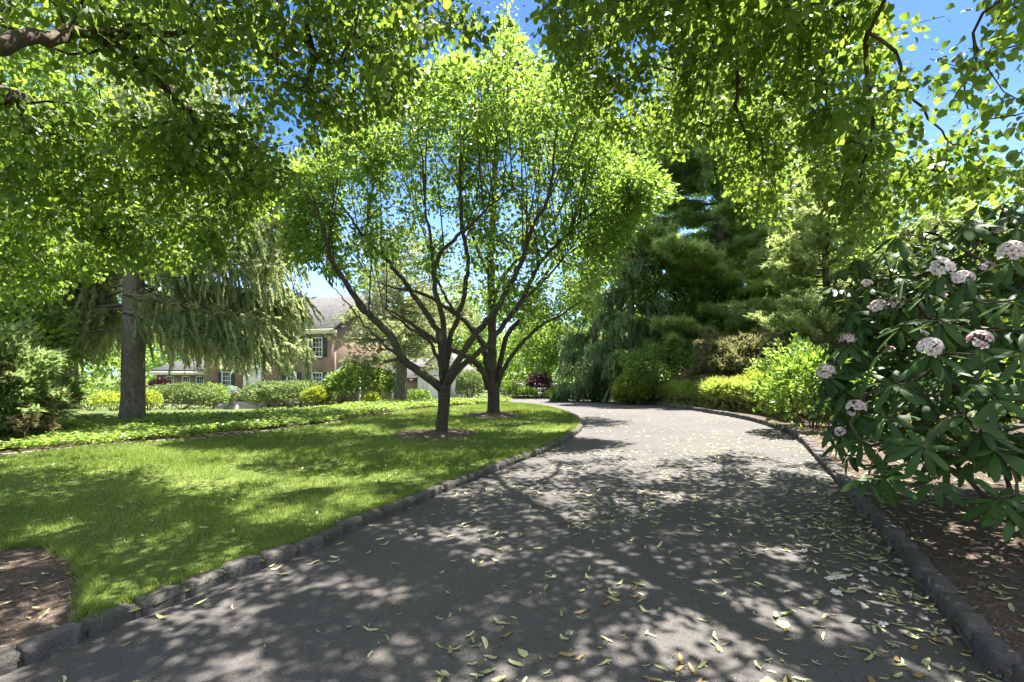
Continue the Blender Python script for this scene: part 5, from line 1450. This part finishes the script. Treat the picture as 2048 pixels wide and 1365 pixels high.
for (a, b) in BL:
    x, y = gp(a, b); o = bpy.data.objects.new('fallen_blossom', random.choice(fm)); COL.objects.link(o)
    o.location = (x, y, float(tz(x, y)) + .009); o.rotation_euler = (random.gauss(0, .2), random.gauss(0, .2), random.uniform(0, 6.28)); o.scale = (random.uniform(.9, 1.4),) * 3
    tag(o, 'white blossom fallen on the driveway beneath the rhododendron', 'blossom', 'white blossoms fallen on the driveway')
# a fallen twig in the middle of the driveway
a_, b_ = gp(1115, 1051), gp(1245, 1034); mb = MB()
q3 = smooth_line([(a_[0], a_[1], .012), ((a_[0] + b_[0]) / 2, (a_[1] + b_[1]) / 2 - .03, .02), (b_[0], b_[1], .012)], .04)
q3[:, 2] += RNG.normal(size=len(q3)) * .003; mb.tube(q3, np.linspace(.006, .003, len(q3)), 6)
o = mb.build('fallen_twig', M['twig']); tag(o, 'thin dark fallen twig lying across the middle of the driveway', 'twig')

# ------------------------------------------------------------------ light, sky, camera
w = bpy.data.worlds.new('World'); scene.world = w; w.use_nodes = True
nt = w.node_tree; bg = nt.nodes['Background']
sky = nt.nodes.new('ShaderNodeTexSky'); sky.sky_type = 'NISHITA'; sky.sun_disc = False
sky.sun_elevation = math.asin(SUN[2]); sky.sun_rotation = math.atan2(SUN[0], SUN[1]); sky.altitude = 50; sky.air_density = 1.0; sky.dust_density = .6; sky.ozone_density = 2.0
hs = nt.nodes.new('ShaderNodeHueSaturation'); hs.inputs['Saturation'].default_value = 1.35; hs.inputs['Value'].default_value = .46; hs.inputs['Hue'].default_value = .512
nt.links.new(sky.outputs[0], hs.inputs['Color'])
# unseen clouds added overhead and behind the viewer as soft fill light
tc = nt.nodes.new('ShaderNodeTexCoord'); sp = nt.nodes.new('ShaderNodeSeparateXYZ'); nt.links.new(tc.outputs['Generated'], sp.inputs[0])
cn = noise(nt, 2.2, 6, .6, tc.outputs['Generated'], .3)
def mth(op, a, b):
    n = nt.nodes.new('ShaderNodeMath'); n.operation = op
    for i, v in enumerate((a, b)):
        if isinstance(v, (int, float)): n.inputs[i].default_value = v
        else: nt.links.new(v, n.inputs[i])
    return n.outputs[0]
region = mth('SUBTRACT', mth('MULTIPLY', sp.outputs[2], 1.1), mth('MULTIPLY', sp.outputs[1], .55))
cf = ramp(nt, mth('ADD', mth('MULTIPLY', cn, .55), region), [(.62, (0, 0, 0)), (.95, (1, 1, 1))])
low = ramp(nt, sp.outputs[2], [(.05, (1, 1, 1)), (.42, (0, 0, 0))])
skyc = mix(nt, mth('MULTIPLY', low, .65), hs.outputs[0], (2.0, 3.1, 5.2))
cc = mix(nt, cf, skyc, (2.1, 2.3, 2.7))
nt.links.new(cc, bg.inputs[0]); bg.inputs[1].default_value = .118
ld = bpy.data.lights.new('sun', 'SUN'); ld.energy = 5.0; ld.angle = math.radians(.53); ld.color = (1, .95, .87)
lo = bpy.data.objects.new('sun', ld); COL.objects.link(lo); lo.rotation_euler = Vector(SUN).to_track_quat('Z', 'Y').to_euler(); lo.location = (10, 15, 40)
cd = bpy.data.cameras.new('camera'); cd.sensor_width = 36; cd.lens = 36 * F / 2048; cd.shift_y = (HY - 682.5) / 2048; cd.clip_start = .05; cd.clip_end = 600
cam = bpy.data.objects.new('camera', cd); COL.objects.link(cam); cam.location = (0, 0, CAMH); cam.rotation_euler = (math.pi / 2, 0, 0); scene.camera = cam
scene.view_settings.view_transform = 'Standard'; scene.view_settings.look = 'None'; scene.view_settings.gamma = 1; scene.view_settings.exposure = 2.28
scene.render.engine = 'CYCLES'
cy = scene.cycles; cy.max_bounces = 7; cy.diffuse_bounces = 4; cy.glossy_bounces = 2; cy.transmission_bounces = 5; cy.transparent_max_bounces = 4; cy.caustics_reflective = False; cy.caustics_refractive = False
cy.sample_clamp_indirect = 6
print('verts', sum(len(o.data.vertices) for o in scene.objects if o.type == 'MESH'))
